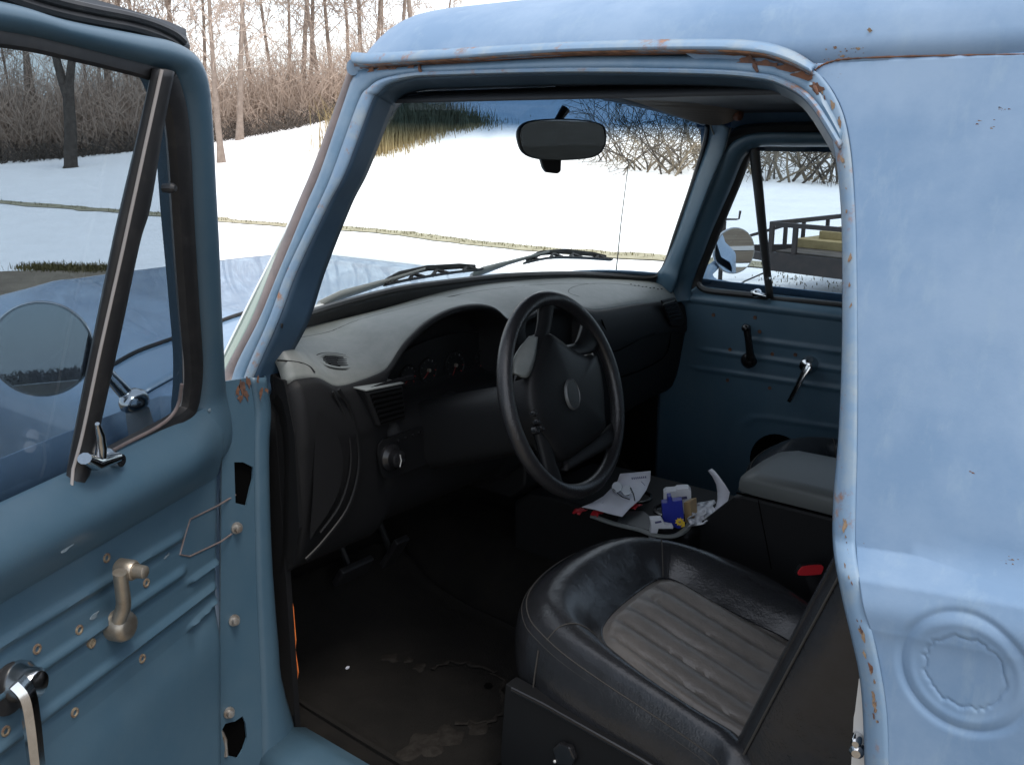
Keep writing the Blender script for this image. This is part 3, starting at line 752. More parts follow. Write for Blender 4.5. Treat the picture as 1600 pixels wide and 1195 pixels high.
# window crank
mb = MB()
kc = (24, 1062)
mb.lathe(dpx(0)(kc), DN, [(.026, 0), (.026, .010), (.021, .020), (.021, .030), (.017, .036), (.010, .038)], n=24)
hp = [dpx(.034)((26, 1064)), dpx(.044)((42, 1085)), dpx(.048)((50, 1130)), dpx(.050)((56, 1185)), dpx(.050)((62, 1240))]
mb.tube(cr([tuple(p) for p in hp], 4), [(.016 - .004 * k / 16, .009) for k in range(17)], n=6)
mb.lathe(dpx(.05)((62, 1240)), DN, [(.008, 0), (.011, .01), (.012, .04), (.008, .045)], n=14)
mb.build("window_crank", CHROME, door, smooth=40)
MB().lathe(dpx(.0005)((14, 1075)), DN, [(.034, 0), (.033, .004), (.022, .006)], n=24).build("crank_plate", RUBBER, door)
RUSTL2 = mat("worn_hole_rim", (.22, .18, .12), .8, c2=(.10, .06, .04), var=(120, .4, .6))
SCUFF = mat("paint_scuff", (.16, .20, .225), .6, c2=(.09, .13, .16), var=(90, .4, .65))
for q_, r_, e_ in (((252 / 2.32, 680 + 400 / 2.32), .012, .3), ((148, 962), .008, .4), ((330, 640), .005, .7), ((205, 775), .004, .5), ((262, 868), .006, .3)):
    c_ = hit(q_, lambda P: (P - H0).dot(DN) - (DT(P.z) + belt_w(P.z) * .97 + .0025)); ph = rng.uniform(0, 6)
    pts = [c_ + DE * (r_ * math.cos(a) * (1 + .35 * math.sin(3 * a + ph))) + V((0, 0, r_ * e_ * math.sin(a) * (1 + .4 * math.sin(2 * a + ph)) + r_ * .3 * math.cos(a) * -1)) for a in [2 * math.pi * k / 22 for k in range(22)]]
    MB().prism(pts, DN * -.002).build("scuff", SCUFF, door, smooth=0)
# open screw holes with rusty rims
for q_ in [(164, 871), (226, 910), (121, 983), (55, 1013), (220, 1028), (114, 1112), (141, 1004), (6, 1141)]:
    mb = MB(); mb.lathe(dpx(-.001)(q_), DN, [(.0075, 0), (.007, .004), (.0045, .0045), (.0035, .002)], n=12)
    mb.build("screw_hole", RUSTL2, door)
# creased access plate by the hinge
cp = [(368, 773), (340, 790), (297, 811), (288, 840), (281, 866), (296, 869), (345, 846), (362, 834)]
pth = [dpx(.0018)(q_) for q_ in cp]
MB().tube(pth, .0016, n=6).build("panel_crease", TRIM, door)
# weatherstrip and rain lip beyond the top of the frame
l = [duz(q_, -.03) for q_ in [(286, 66), (270, 52), (240, 38), (200, 26), (140, 14), (60, -6)]] + [(.62, 1.848), (.95, 1.845)]
path = [D3(u, z, -.03) for u, z in cr(l, 6)]
MB().tube(path, [(.006, .006)] * len(path), n=8).build("weatherstrip", RUBBER, door)
MB().tube([p + V((0, 0, -.011)) - DN * .004 for p in path], [(.007, .006)] * len(path), n=8).build("weatherstrip", RUBBER, door)
l1 = [duz(q_, -.05) for q_ in [(289, 70), (289, 46), (262, 34), (222, 22), (170, 6), (120, -8)]]
mb = MB(); path = [D3(u, z, -.05) for u, z in l1[1:]] + [D3(.95, 1.875, -.05)]
mb.grid([[p, p + V((0, 0, -.009)), p + V((0, 0, -.02)) + DN * .004, p + V((0, 0, -.034)) + DN * .002] for p in path])
mb.build("rain_lip", mat("lip_paint", (.035, .040, .048), .45), door, smooth=50, solid=.003)

# ---- driver side mirror on its bracket
mc = D3(.405, 1.437, -.16)
ctr = CAM + ray(66, 546) * 1.40
vd = (ctr - CAM).normalized()
rd = V((-.50, -.87, .022)).normalized()
mn = (rd - vd).normalized()
MA = mn.cross(V((0, 0, 1))).normalized(); MBv = MA.cross(mn)
sm = MB(); sm.lathe(ctr - mn * .004, -mn, [(.069, -.003), (.0705, .002), (.068, .012), (.055, .026), (.03, .036), (.008, .04)], n=40)
smo = sm.build("side_mirror", CHROME, truck, smooth=50)
MB().lathe(ctr - mn * .001, mn, [(.066, -.004), (.066, .0005)], n=40).build("mirror_glass", MIRROR_OLD, smo)
mb = MB()
b0 = D3(.175, 1.315, -.055)
pb = CAM + ray(208, 628) * 1.50
pa = CAM + ray(172, 588) * 1.47
mb.tube([ctr - mn * .035, ctr - mn * .06, pa, pb], [.008, .009, .010, .012], n=10)
mb.lathe(pb + V((0, 0, .012)), (.1, -.1, -1), [(.010, -.008), (.024, -.002), (.030, .008), (.029, .018), (.022, .024)], n=20, e=.75)
mb.build("mirror_arm", CHROME, smo, smooth=60)
pe = D3(.11, 1.262, -.07)
MB().tube([pb + V((0, 0, -.01)), pb.lerp(pe, .5), pe + V((0, 0, -.03))], [(.020, .004), (.019, .004), (.022, .005)], n=8, flat=(.7, -.7, 0)).build("mirror_bracket", TAN_METAL, smo, smooth=50)

# ================================================================== PASSENGER DOOR (shut), seen from inside
pd = pside()
pdi = lambda off: pside(1.63 + off)
ro = [(1045, 470), (1052, 453), (1060, 431), (1079, 377), (1100, 321), (1128, 256), (1143, 228), (1161, 216), (1186, 210), (1240, 209), (1311, 210), (1400, 211), (1470, 212)]
ri = [(1080, 470), (1078, 452), (1083, 431), (1098, 392), (1112, 356), (1141, 290), (1152, 262), (1163, 240), (1184, 225), (1240, 224), (1311, 224), (1400, 225), (1470, 226)]
def pext(l): return l
mb = MB(); mb.band(ro, ri, pdi(-.02), pdi(.0), k=6, m=6, bulge=.012, out=(-1, 0, 0))
pdoor = mb.build("passenger_door", PAINTI, truck, smooth=60, solid=.02, solid_off=0)
# inner panel with its beads, speaker hole
sp_c = pd((1217, 722)); sp_r = .088
zl = [1.236 - .0045 * k for k in range(92)] + [.81 - .03 * k for k in range(1, 10)]
yl = [.155 - .012 * k for k in range(70)] + [-.673 - .03 * k for k in range(1, 15)]
prb = []
for pl in ([(1178, 531), (1310, 549)], [(1104, 547), (1308, 577)], [(1092, 575), (1308, 607)]):
    a = pd(pl[0]); b = pd(pl[1]); prb.append((a, b))
arc = cr([(1148, 720), (1150, 690), (1158, 668), (1172, 656), (1190, 652), (1250, 660), (1308, 669)], 6)
arc3 = [pd(q_) for q_ in arc]
rows = []
for z in zl:
    row = []
    for y in yl:
        x = 1.63
        if z > 1.19: x += .020 * sstep(1.19, 1.236, z) - .012 * math.exp(-((z - 1.205) / .02) ** 2)
        for a, b in prb:
            t = (y - a.y) / (b.y - a.y)
            zr = a.z + (b.z - a.z) * t
            x -= .006 * math.exp(-((z - zr) / .0065) ** 2) * sstep(-.1, .02, t)
        d = min((y - p.y) ** 2 + (z - p.z) ** 2 for p in arc3) if .7 < z < .95 else 1
        if d < .0009: x -= .005 * math.exp(-d / .00006)
        row.append(V((x, y, z)))
    rows.append(row)
MB().grid(rows).build("door_panel", PAINTI, pdoor, smooth=60, solid=.003, solid_off=0)
MB().lathe((1.6245, sp_c.y, sp_c.z), (-1, 0, 0), [(sp_r, 0), (sp_r, .004), (sp_r - .005, .0055), (sp_r * .9, .003)], n=32).build("speaker_hole", HOLE, pdoor)
# outer skin
mb = MB().grid([[V((1.70, y, z)) if z > 1.24 else V((1.765, y, z)) for y in (.12, -.4, -1.08)] for z in (1.25, 1.2, 1.0, .8, .53)])
mb.build("outer_skin", PAINT, pdoor, smooth=50, solid=.003)
# rear part of the frame
mb = MB().tube([(1.50, -.85, 1.705), (1.51, -.98, 1.69), (1.53, -1.03, 1.62), (1.60, -1.05, 1.3), (1.63, -1.05, 1.2)], [(.025, .02)] * 5, n=8)
mb.build("frame_rear", PAINTI, pdoor, smooth=60)
path = [pside(1.665, .28)(q_) for q_ in cr([(1050, 468), (1055, 445), (1072, 390), (1100, 314), (1128, 250), (1144, 222), (1162, 208), (1240, 203), (1400, 204)], 6)]
MB().tube(path, [(.026, .020)] * len(path), n=8).build("door_seal", RUBBER, truck)
# vent rubber, bar, panes
vo = [(1078, 454), (1082, 436), (1090, 408), (1104, 372), (1122, 330), (1142, 281), (1156, 250), (1167, 230)]
vi = [(1096, 443), (1099, 430), (1109, 404), (1122, 372), (1140, 328), (1158, 285), (1168, 258), (1174, 243)]
mb = MB(); mb.band(vo, vi, pdi(.002), pdi(.012), k=6, m=4, bulge=.006)
mb.build("vent_rubber", RUBBER, pdoor, smooth=60, solid=.008)
path = [pdi(.006)(q_) for q_ in cr([(1090, 442), (1096, 450), (1110, 455), (1150, 459), (1200, 464)], 5)]
MB().tube(path, [(.008, .010)] * len(path), n=8).build("sill_rubber", RUBBER, pdoor)
path = [pdi(.012)(q_) for q_ in [(1205, 467), (1260, 471), (1312, 476), (1400, 484)]]
MB().tube(path, [(.006, .008)] * len(path), n=8).build("sill_rubber", RUBBER, pdoor)
path = [pdi(.012)(q_) for q_ in [(1172, 222), (1240, 222), (1312, 222), (1400, 224)]]
MB().tube(path, [(.006, .008)] * len(path), n=8).build("channel_rubber", RUBBER, pdoor)
mb = MB(); mb.band([(1171, 226), (1180, 300), (1189, 380), (1200, 466)], [(1186, 226), (1193, 300), (1200, 380), (1208, 466)], pdi(.004), pdi(.004), k=4, m=3, bulge=.006)
mb.build("division_bar", RUBBER, pdoor, smooth=60, solid=.01)
g_ = pdi(.016)
l = [g_(q_) for q_ in [(1183, 222), (1207, 470)]]
MB().prism([l[0], l[1], V((1.646, -1.04, 1.215)), V((1.528, -1.03, 1.69))], (.004, 0, 0)).build("window_glass", GLASS, pdoor, smooth=0)
MB().prism([g_(q_) for q_ in [(1088, 448), (1170, 238), (1174, 238), (1204, 464), (1100, 456)]], (.004, 0, 0)).build("vent_glass", GLASS, pdoor, smooth=0)
mb = MB(); a = pdi(-.01)
mb.lathe(a((1182, 458)), (-1, 0, 0), [(.012, -.01), (.012, .008), (.008, .014)], n=14)
mb.tube([a((1176, 457)), pdi(-.02)((1182, 459)), pdi(-.02)((1198, 463))], [(.009, .007), (.008, .007), (.006, .006)], n=8)
mb.build("vent_latch", CHROME, pdoor, smooth=60)
MB().lathe(a((1200, 435)), (-1, 0, 0), [(.006, -.01), (.006, .005)], n=10).build("latch_stud", CHROME, pdoor)
# handle and crank
mb = MB()
mb.lathe(pd((1172, 562)), (-1, 0, 0), [(.024, -.002), (.023, .016), (.014, .024)], n=20)
hp = [pdi(-.022)((1173, 562)), pdi(-.034)((1171, 545)), pdi(-.042)((1169, 528)), pdi(-.044)((1167, 514))]
mb.tube(hp, [(.014, .011), (.012, .009), (.011, .009), (.012, .010)], n=10)
mb.lathe(pdi(-.040)((1167, 513)), (-1, 0, .3), [(.008, -.012), (.012, -.004), (.012, .012), (.007, .018)], n=14)
mb.build("door_handle", BLACKG, pdoor, smooth=60)
mb = MB()
mb.lathe(pd((1266, 569)), (-1, 0, 0), [(.026, -.002), (.025, .012), (.020, .022), (.019, .032), (.010, .038)], n=22)
hp = [pdi(-.034)((1262, 572)), pdi(-.044)((1255, 585)), pdi(-.046)((1244, 607)), pdi(-.046)((1233, 627))]
mb.tube(hp, [(.015, .009), (.012, .008), (.009, .007), (.007, .006)], n=8)
mb.build("window_crank", CHROME, pdoor, smooth=50)
for q_ in [(1187, 518), (1141, 546), (1207, 553), (1243, 554), (1137, 594), (1203, 606), (1180, 496), (1115, 492)]:
    MB().lathe(pdi(-.001)(q_), (-1, 0, 0), [(.006, 0), (.0055, .003), (.003, .002)], n=10).build("screw_hole", RUST, pdoor)
# passenger mirror
pc = CAM + ray(1148, 392) * 3.02
vd = (pc - CAM).normalized(); rd = V((.28, -1, .0)).normalized(); mn = (rd - vd).normalized()
pn = V((-.55, -.84, .05)).normalized()
smo2 = MB().lathe(pc - pn * .004, -pn, [(.072, -.003), (.0735, .002), (.070, .014), (.055, .028), (.02, .038)], n=36).build("side_mirror", CHROME, truck, smooth=50)
MB().lathe(pc - pn * .001, pn, [(.069, -.004), (.069, .0005)], n=36).build("mirror_glass", MIRROR_OLD, smo2)
pe = pside(1.75, 0)((1105, 435))
MB().tube([pc - pn * .03, pc - pn * .05 + V((0, 0, -.02)), pe + V((.0, 0, .02)), pe], [.010, .012, .017, .030], n=10).build("mirror_arm", PAINT, smo2, smooth=60)

# ================================================================== DASHBOARD
bk = [wsf(-.028)(q_) for q_ in cr([(425, 536), (440, 530), (462, 519), (535, 500), (601, 483), (661, 466), (726, 451), (800, 441), (892, 436), (960, 438), (1010, 441), (1040, 446), (1060, 452)], 4)]
bk.sort(key=lambda p: p.x)
def yb(x): return -.02 + .10 * sstep(.85, 1.62, x)
brow_px = [(430, 598), (496, 588), (529, 603), (601, 579), (616, 561), (631, 538), (661, 508), (691, 489), (721, 478), (752, 475), (776, 481), (792, 497), (812, 500), (850, 482), (890, 472), (930, 484), (1000, 474), (1055, 471), (1062, 472)]
brow = [hit(q_, lambda P: P.y - yb(P.x)) for q_ in cr(brow_px, 4)]
brow.sort(key=lambda p: p.x)
bx = [p.x for p in brow]; bz = [p.z for p in brow]; kx = [p.x for p in bk]; ky = [p.y for p in bk]; kz = [p.z for p in bk]
def zbrow(x): return sum(interp(x + d, bx, bz) for d in (-.012, -.006, 0, .006, .012)) / 5
def ztop(x, y):
    y0 = yb(x); y1 = max(y0 + .06, interp(x, kx, ky)); z0 = zbrow(x); z1 = interp(x, kx, kz)
    t = max(0, min(1.2, (y - y0) / (y1 - y0)))
    return z0 + (z1 - z0) * t + .012 * math.sin(math.pi * min(1, t)) * sstep(1.36, 1.3, z0)
def cl(x): return sstep(.262, .292, x) * sstep(.672, .652, x)
def cl2(x): return sstep(.70, .72, x) * sstep(.98, .955, x) * .55
def dash_section(x):
    y0 = yb(x); y1 = max(y0 + .06, interp(x, kx, ky)) + .03; z0 = zbrow(x); pts = []
    for k in range(13):
        y = y1 + (y0 + .015 - y1) * k / 12; pts.append((y, ztop(x, y)))
    c = cl(x)
    n = [(y0 + .004, z0 - .003), (y0 - .006, z0 - .012), (y0 - .012, z0 - .026), (y0 - .018, z0 - .055), (y0 - .020, min(z0 - .09, 1.165)), (y0 - .016, 1.13), (y0 - .012, 1.09), (y0 - .004, 1.03), (y0 + .008, .96), (y0 + .04, .90), (y0 + .16, .86)]
    f = [(y0 + .004, z0 - .002), (y0 - .003, z0 - .006), (y0 + .006, z0 - .013), (y0 + .07, z0 - .03), (y0 + .10, z0 - .05), (y0 + .085, 1.172), (y0 + .01, 1.155), (y0 - .018, 1.12), (y0 - .012, 1.04), (y0 + .03, .93), (y0 + .18, .86)]
    g = [(y0 + .004, z0 - .002), (y0 - .002, z0 - .006), (y0 + .004, z0 - .014), (y0 + .03, z0 - .03), (y0 + .035, z0 - .06), (y0 + .03, 1.13), (y0 + .02, 1.08), (y0 + .01, 1.03), (y0 + .01, .97), (y0 + .03, .92), (y0 + .10, .87)]
    c2 = cl2(x) / .55
    for a, b, e in zip(n, f, g):
        q_ = (a[0] + (b[0] - a[0]) * c, a[1] + (b[1] - a[1]) * c)
        pts.append((q_[0] + (e[0] - q_[0]) * c2, q_[1] + (e[1] - q_[1]) * c2))
    return pts
xs = [.062 + .0095 * k for k in range(165)]
rows = []
for x in xs:
    pts = dash_section(x)
    top_p = pts[:13]; low = cr(pts[12:], 3)
    rows.append([V((x, y, z)) for y, z in top_p + low[1:]])
# rounded left end
e0 = [V((.050, p.y + .012, p.z - .012)) for p in rows[0]]
e1 = [V((.046, p.y + .04, p.z - .04)) for p in rows[0]]
ZSPLIT = 15  # same vinyl, split into a skylit pale top and a dark face
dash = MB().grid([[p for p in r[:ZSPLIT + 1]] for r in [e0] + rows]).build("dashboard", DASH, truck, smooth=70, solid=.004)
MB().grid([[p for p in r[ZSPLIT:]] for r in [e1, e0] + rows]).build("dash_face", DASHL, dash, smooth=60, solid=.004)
dtop = lambda off=.0: (lambda q: hit(q, lambda P: P.z - ztop(P.x, P.y) - off))
def dface(off=0): return lambda q: hit(q, lambda P: P.y - (yb(P.x) - .018 - off))
MB().prism([(.745, .05, .82), (.745, .0, .86), (.745, -.005, 1.06), (.745, .12, 1.10), (.745, .22, .82)], (.27, 0, 0)).build("centre_stack", DASHL, dash, smooth=0, bevel=.012)
# left end cap and trims
xl = plane('x', .050)
MB().prism([(.052, -.004, .92), (.052, -.028, 1.0), (.052, -.03, 1.18), (.052, -.01, 1.272), (.052, .10, 1.29), (.052, .24, 1.22), (.052, .24, .95)], (-.006, 0, 0)).build("dash_end_cap", DASHL, dash, smooth=0)
MB().tube([dtop(.0015)(q_) for q_ in cr([(434, 563), (450, 564), (470, 567), (484, 573), (492, 582)], 4)], .0016, n=6).build("cap_seam", BLACK, dash)
MB().tube([dtop(.001)(q_) for q_ in cr([(455, 530), (480, 526), (517, 518), (559, 501), (631, 482), (721, 460), (800, 449), (870, 444), (930, 444)], 4)], .0014, n=6).build("top_seam", BLACK, dash)
MB().tube([dface(.002)(q_) for q_ in cr([(529, 608), (548, 640), (560, 690), (560, 740), (543, 795), (505, 846), (478, 874)], 5)], [(.003, .004)] * 31, n=8).build("end_trim", BLACK, dash)
MB().tube([dface(.001)(q_) for q_ in cr([(520, 612), (538, 650), (547, 695), (546, 740), (530, 790), (500, 832)], 5)], .0025, n=6).build("end_trim", BLACK, dash)
pl = cr([(497, 642), (514, 656), (530, 690), (535, 725), (529, 765), (512, 800), (490, 832), (484, 838), (488, 780), (490, 720), (492, 670)], 4)
MB().prism([dface(.002)(q_) for q_ in pl], (0, -.002, 0)).build("end_panel", DASHL, dash, smooth=0)
# oval demister vent in the top
c = dtop(.001)((526, 565)); ex = dtop(.001)((556, 567)) - dtop(.001)((494, 564)); ey = dtop(.001)((526, 554)) - dtop(.001)((526, 577))
nn_ = ex.cross(ey).normalized()
if nn_.z < 0: nn_ = -nn_
mb = MB(); rx, ry = ex.length / 2, ey.length / 2; exn, eyn = ex.normalized(), (ey - ex.normalized() * ey.dot(ex.normalized())).normalized(); ry = abs(ey.dot(eyn)) / 2
mb.grid([ellipse(c + nn_ * h, exn, eyn, rx * s_, ry * s_, 40) for s_, h in ((1.06, -.004), (1.0, .003), (.86, .0035), (.72, .001), (.68, -.006))], cu=True)
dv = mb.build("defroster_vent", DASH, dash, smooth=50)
MB().prism(ellipse(c + nn_ * .0012, exn, eyn, rx * .71, ry * .71, 32), nn_ * -.003).build("vent_void", HOLE, dv, smooth=0)
for k in range(-2, 3):
    o_ = eyn * (k * ry * .26); hw = rx * .68 * math.sqrt(max(.05, 1 - (k * .26 / .7) ** 2))
    MB().tube([c + nn_ * .002 + o_ - exn * hw, c + nn_ * .002 + o_ + exn * hw], [(.0022, .0008)] * 2, n=6, flat=tuple(eyn)).build("vent_slat", BLACK, dv)
MB().tube(ellipse(c + nn_ * .001, exn, eyn, rx * 1.07, ry * 1.09, 40), .0013, n=6, closed=True).build("vent_seam", BLACK, dv)
# square side vent left of the wheel
fv = lambda off: plane('y', -.055 - off)
fq = [(571, 612), (630, 600), (636, 654), (592, 668)]
A_ = [fv(0)(q_) for q_ in fq]
sv = MB().prism(A_, (0, .05, 0)).build("side_vent", DASHL, dash, smooth=0, bevel=.006)
MB().prism([A_[0] + V((0, -.001, .001)), A_[1] + V((0, -.001, .001)), A_[1] + V((-.004, .05, .003)), A_[0] + V((-.004, .05, .003))], (0, 0, .002)).build("lit_vent_top", DASH, sv, smooth=0)  # pale cap puts the light on the vent's top into its colour
inner = [sum(A_, V()) / 4 + (a - sum(A_, V()) / 4) * .84 + V((0, -.001, 0)) for a in A_]
MB().prism(inner, (0, -.0008, 0)).build("vent_void", HOLE, sv, smooth=0)
for k in range(6):
    t = (k + .6) / 6.2
    a = inner[0].lerp(inner[3], t); b = inner[1].lerp(inner[2], t)
    MB().tube([a + V((0, -.003, 0)), b + V((0, -.003, 0))], [(.004, .001)] * 2, n=6, flat=(0, -.6, 1)).build("vent_slat", BLACK, sv)
MB().tube([dface(.006)(q_) for q_ in [(575, 611), (600, 602), (645, 588)]], [(.003, .006)] * 3, n=8).build("vent_trim", BLACKG, dash)
# headlamp switch panel
pl = cr([(590, 694), (620, 678), (680, 662), (690, 680), (688, 712), (650, 730), (606, 746), (594, 736)], 3, closed=True)
hp_ = MB().prism([dface(.003)(q_) for q_ in pl], (0, -.004, 0)).build("switch_panel", BLACK, dash, smooth=0, bevel=.002)
kc3 = dface(.008)((610, 714))
MB().lathe(kc3, (0, -1, .05), [(.028, 0), (.027, .006), (.018, .012), (.017, .026), (.012, .029)], n=28).build("light_switch", BLACKG, hp_)
MB().tube([kc3 + V((-.004, -.030, -.012)), kc3 + V((-.001, -.031, .0)), kc3 + V((-.003, -.030, .012))], [(.0015, .001)] * 3, n=6).build("switch_mark", TAN_METAL, hp_)
for k in range(5):
    p = dface(.008)((622 + 11 * k, 688 - 4.2 * k)); MB().lathe(p, (0, -1, 0), [(.0035, 0), (.003, .003)], n=10).build("push_button", BLACKG, hp_)
# cluster: dark lens with four dials
cy = plane('y', yb(.4) + .084)
dials = [((637, 588), .040), ((668, 578), .046), ((710, 570), .052), ((752, 560), .040)]
lens = cr([(602, 596), (622, 560), (660, 535), (720, 520), (780, 522), (796, 545), (792, 600), (730, 612), (650, 618), (612, 612)], 3, closed=True)
clus = MB().prism([cy(q_) for q_ in lens], (0, .004, 0)).build("instrument_cluster", BLACK, dash, smooth=0)
for q_, r_ in dials:
    c = cy(q_) + V((0, -.002, 0))
    d_ = MB().lathe(c, (0, -1, 0), [(r_ * .62, -.001), (r_ * .62, .0), (r_ * .60, .003), (r_ * .55, .003), (r_ * .53, .0005)], n=32).build("gauge", BLACK, clus)
    a = -2.3 if q_[0] < 700 else -2.6
    MB().tube([c + V((0, -.004, 0)), c + V((math.sin(a) * r_ * .48, -.004, math.cos(a) * r_ * .48))], .0011, n=5).build("needle", mat("dim_red", (.13, .01, .01), .5) if "dim_red" not in bpy.data.materials else bpy.data.materials["dim_red"], d_)
    MB().lathe(c + V((0, -.001, 0)), (0, -1, 0), [(.0045, 0), (.004, .005)], n=12).build("needle_hub", OLDMET, d_)
    for k in range(9):
        t = -2.3 + 4.6 * k / 8
        MB().tube([c + V((math.sin(t) * r_ * .44, -.0012, math.cos(t) * r_ * .44)), c + V((math.sin(t) * r_ * .52, -.0012, math.cos(t) * r_ * .52))], .0007, n=4).build("tick", REDP if k > 6 else PLASTG, d_)
# ignition lock
c = dface(.012)((715, 634))
ig = MB().lathe(c, (-.25, -1, .1), [(.020, -.03), (.0185, -.004), (.0165, .003), (.0155, .012), (.011, .015), (.009, .0155)], n=26).build("ignition_lock", OLDMET, dash, smooth=50)
MB().lathe(c + V((-.004, -.0165, .0015)), (-.25, -1, .1), [(.006, 0), (.0035, .001), (.003, -.001)], n=14).build("key_slot", CHROME, ig)
MB().lathe(c + V((-.001, .012, 0)), (-.25, -1, .1), [(.028, -.012), (.026, .0), (.020, .002)], n=26).build("lock_bezel", BLACK, ig)
# passenger airbag seam, glovebox seam, end vent
MB().tube([dtop(.001)(q_) for q_ in cr([(1010, 449), (960, 444), (920, 444), (893, 450), (889, 458), (905, 464)], 4)], .0015, n=6).build("airbag_seam", BLACK, dash)
MB().tube([dface(.0)(q_) for q_ in cr([(940, 500), (951, 528), (959, 549), (1000, 529), (1048, 506)], 4)], .002, n=6).build("glovebox_seam", HOLE, dash)
MB().tube([dface(-.004)(q_) for q_ in cr([(958, 556), (962, 590), (1035, 560), (1048, 520)], 4)], .002, n=6).build("glovebox_seam", HOLE, dash)
ev = [dface(.004)(q_) for q_ in [(1031, 469), (1052, 464), (1069, 498), (1062, 510), (1046, 508)]]
evo = MB().prism(ev, (0, -.006, 0)).build("end_vent", BLACK, dash, smooth=0, bevel=.003)
for k in range(6):
    t = (k + .5) / 6
    a = dface(.012)((1036 + 11 * t, 472 + 32 * t)); b = dface(.012)((1053 + 12 * t, 467 + 33 * t))
    MB().tube([a, b], [(.005, .0012)] * 2, n=6, flat=(0, -.7, 1)).build("vent_slat", DASH if k % 6 == 0 else BLACKG, evo)
for k in range(9):
    p = dtop(.001)((985 + 6 * k, 444.5 + .9 * k + (k % 2))); MB().lathe(p, (0, 0, 1), [(.0045, -.001), (.004, .0012)], n=8).build("defrost_hole", HOLE, dash)

# ---- steering column and wheel
WC = V((.432, -.340, 1.223)); ya, ti = R(4.6), R(18)
WN = V((math.sin(ya) * math.cos(ti), -math.cos(ya) * math.cos(ti), math.sin(ti)))
WA = V((0, 0, 1)).cross(WN).normalized(); WB = WN.cross(WA)
colm = MB()
rows = []
for h, rx, ry in ((-.035, .040, .046), (-.06, .050, .060), (-.10, .052, .066), (-.20, .052, .070), (-.34, .054, .074)):
    rows.append([WC + WN * h + WA * rx * (abs(math.cos(a)) ** .7) * math.copysign(1, math.cos(a)) + WB * (ry * (abs(math.sin(a)) ** .7) * math.copysign(1, math.sin(a)) - .030) for a in [2 * math.pi * k / 28 for k in range(28)]])
colm.grid(rows, cu=True)
colo = colm.build("steering_column", BLACK, truck, smooth=60)
wheel = MB()
ang = [2 * math.pi * k / 96 for k in range(96)]
rim_path = [WC + WA * .181 * math.cos(a) + WB * .181 * math.sin(a) for a in ang]
wheel.tube(rim_path, [(.0138 + .001 * math.cos(4 * a), .0145) for a in ang], n=14, closed=True)
RIMM = mat("wheel_leather", (.013, .013, .0145), .34, bumps=[(240, .35, .0025), (50, .1, .006)])
wh = wheel.build("steering_wheel", RIMM, truck, smooth=70)
wp = lambda h=0.: (lambda q: (lambda d: CAM + d * ((WC + WN * h - CAM).dot(WN) / d.dot(WN)))(ray(*q)))
pad = cr([(843, 522), (862, 528), (884, 546), (908, 556), (924, 556), (934, 600), (937, 650), (936, 676), (905, 702), (878, 720), (862, 714), (846, 690), (828, 662), (818, 630), (818, 590), (828, 560)], 4, closed=True)
cpad = sum((wp(-.01)(q_) for q_ in pad), V()) / len(pad)
mb = MB(); rows = []
for s_, h in ((1.0, -.03), (1.0, -.008), (.985, .002), (.95, .008), (.8, .014), (.5, .019), (.2, .021), (.02, .0215)):
    rows.append([cpad + (wp(-.01)(q_) - cpad) * s_ + WN * (h + .008) for q_ in pad])
mb.grid(rows, cu=True); mb.f.append(tuple(range(len(mb.v) - len(pad), len(mb.v))))
pado = mb.build("horn_pad", BLACK, wh, smooth=50)
# spokes
def spoke(a, b, m=BLACK, k=4, h0=-.012, h1=-.004, nm="spoke", solid=.014, bulge=.004):
    mb = MB(); mb.band(a, b, wp(h0), wp(h1), k=k, m=4, bulge=bulge, out=WN); return mb.build(nm, m, wh, smooth=60, solid=solid)
spoke([(806, 592), (812, 572), (824, 548), (834, 528), (840, 500), (841, 470)], [(826, 588), (835, 572), (844, 550), (850, 535), (856, 510), (862, 470)])
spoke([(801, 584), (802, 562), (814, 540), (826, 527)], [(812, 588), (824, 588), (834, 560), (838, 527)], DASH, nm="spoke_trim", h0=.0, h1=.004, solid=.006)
spoke([(872, 545), (895, 540), (906, 520), (912, 496)], [(902, 556), (918, 552), (930, 545), (938, 530)])
spoke([(826, 650), (840, 700), (848, 740), (850, 762)], [(862, 712), (864, 725), (872, 745), (880, 778)])
spoke([(878, 722), (905, 703), (936, 678), (955, 660)], [(880, 735), (915, 717), (942, 702), (962, 690)], DASHL)
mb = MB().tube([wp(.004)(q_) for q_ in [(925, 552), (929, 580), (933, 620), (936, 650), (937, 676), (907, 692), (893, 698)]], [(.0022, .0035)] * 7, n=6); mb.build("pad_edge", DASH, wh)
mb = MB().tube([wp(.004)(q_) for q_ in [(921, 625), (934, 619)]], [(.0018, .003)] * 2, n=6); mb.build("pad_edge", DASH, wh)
for q_ in [(835, 645), (840, 658), (846, 668), (838, 672)]:
    MB().lathe(wp(.002)(q_), WN, [(.008, -.006), (.0075, .003), (.005, .005)], n=12).build("wheel_button", BLACKG, wh)
# upright oval emblem on the pad
ec = wp(.022)((895, 616)); e1 = WA * .021; e2 = (WB * 1 + WA * .10).normalized()
el = lambda rx, ry, h: [p + WN * h for p in ellipse(ec, WA, e2, rx, ry, 36)]
mb = MB().grid([el(.0225, .029, -.006), el(.0225, .029, .001), el(.0205, .027, .0025), el(.019, .0255, .0005)], cu=True)
emb = mb.build("emblem", PLASTG, wh, smooth=60)
MB().prism(el(.0195, .026, .0008), WN * .0008).build("emblem_plate", BLACKG, emb, smooth=0)

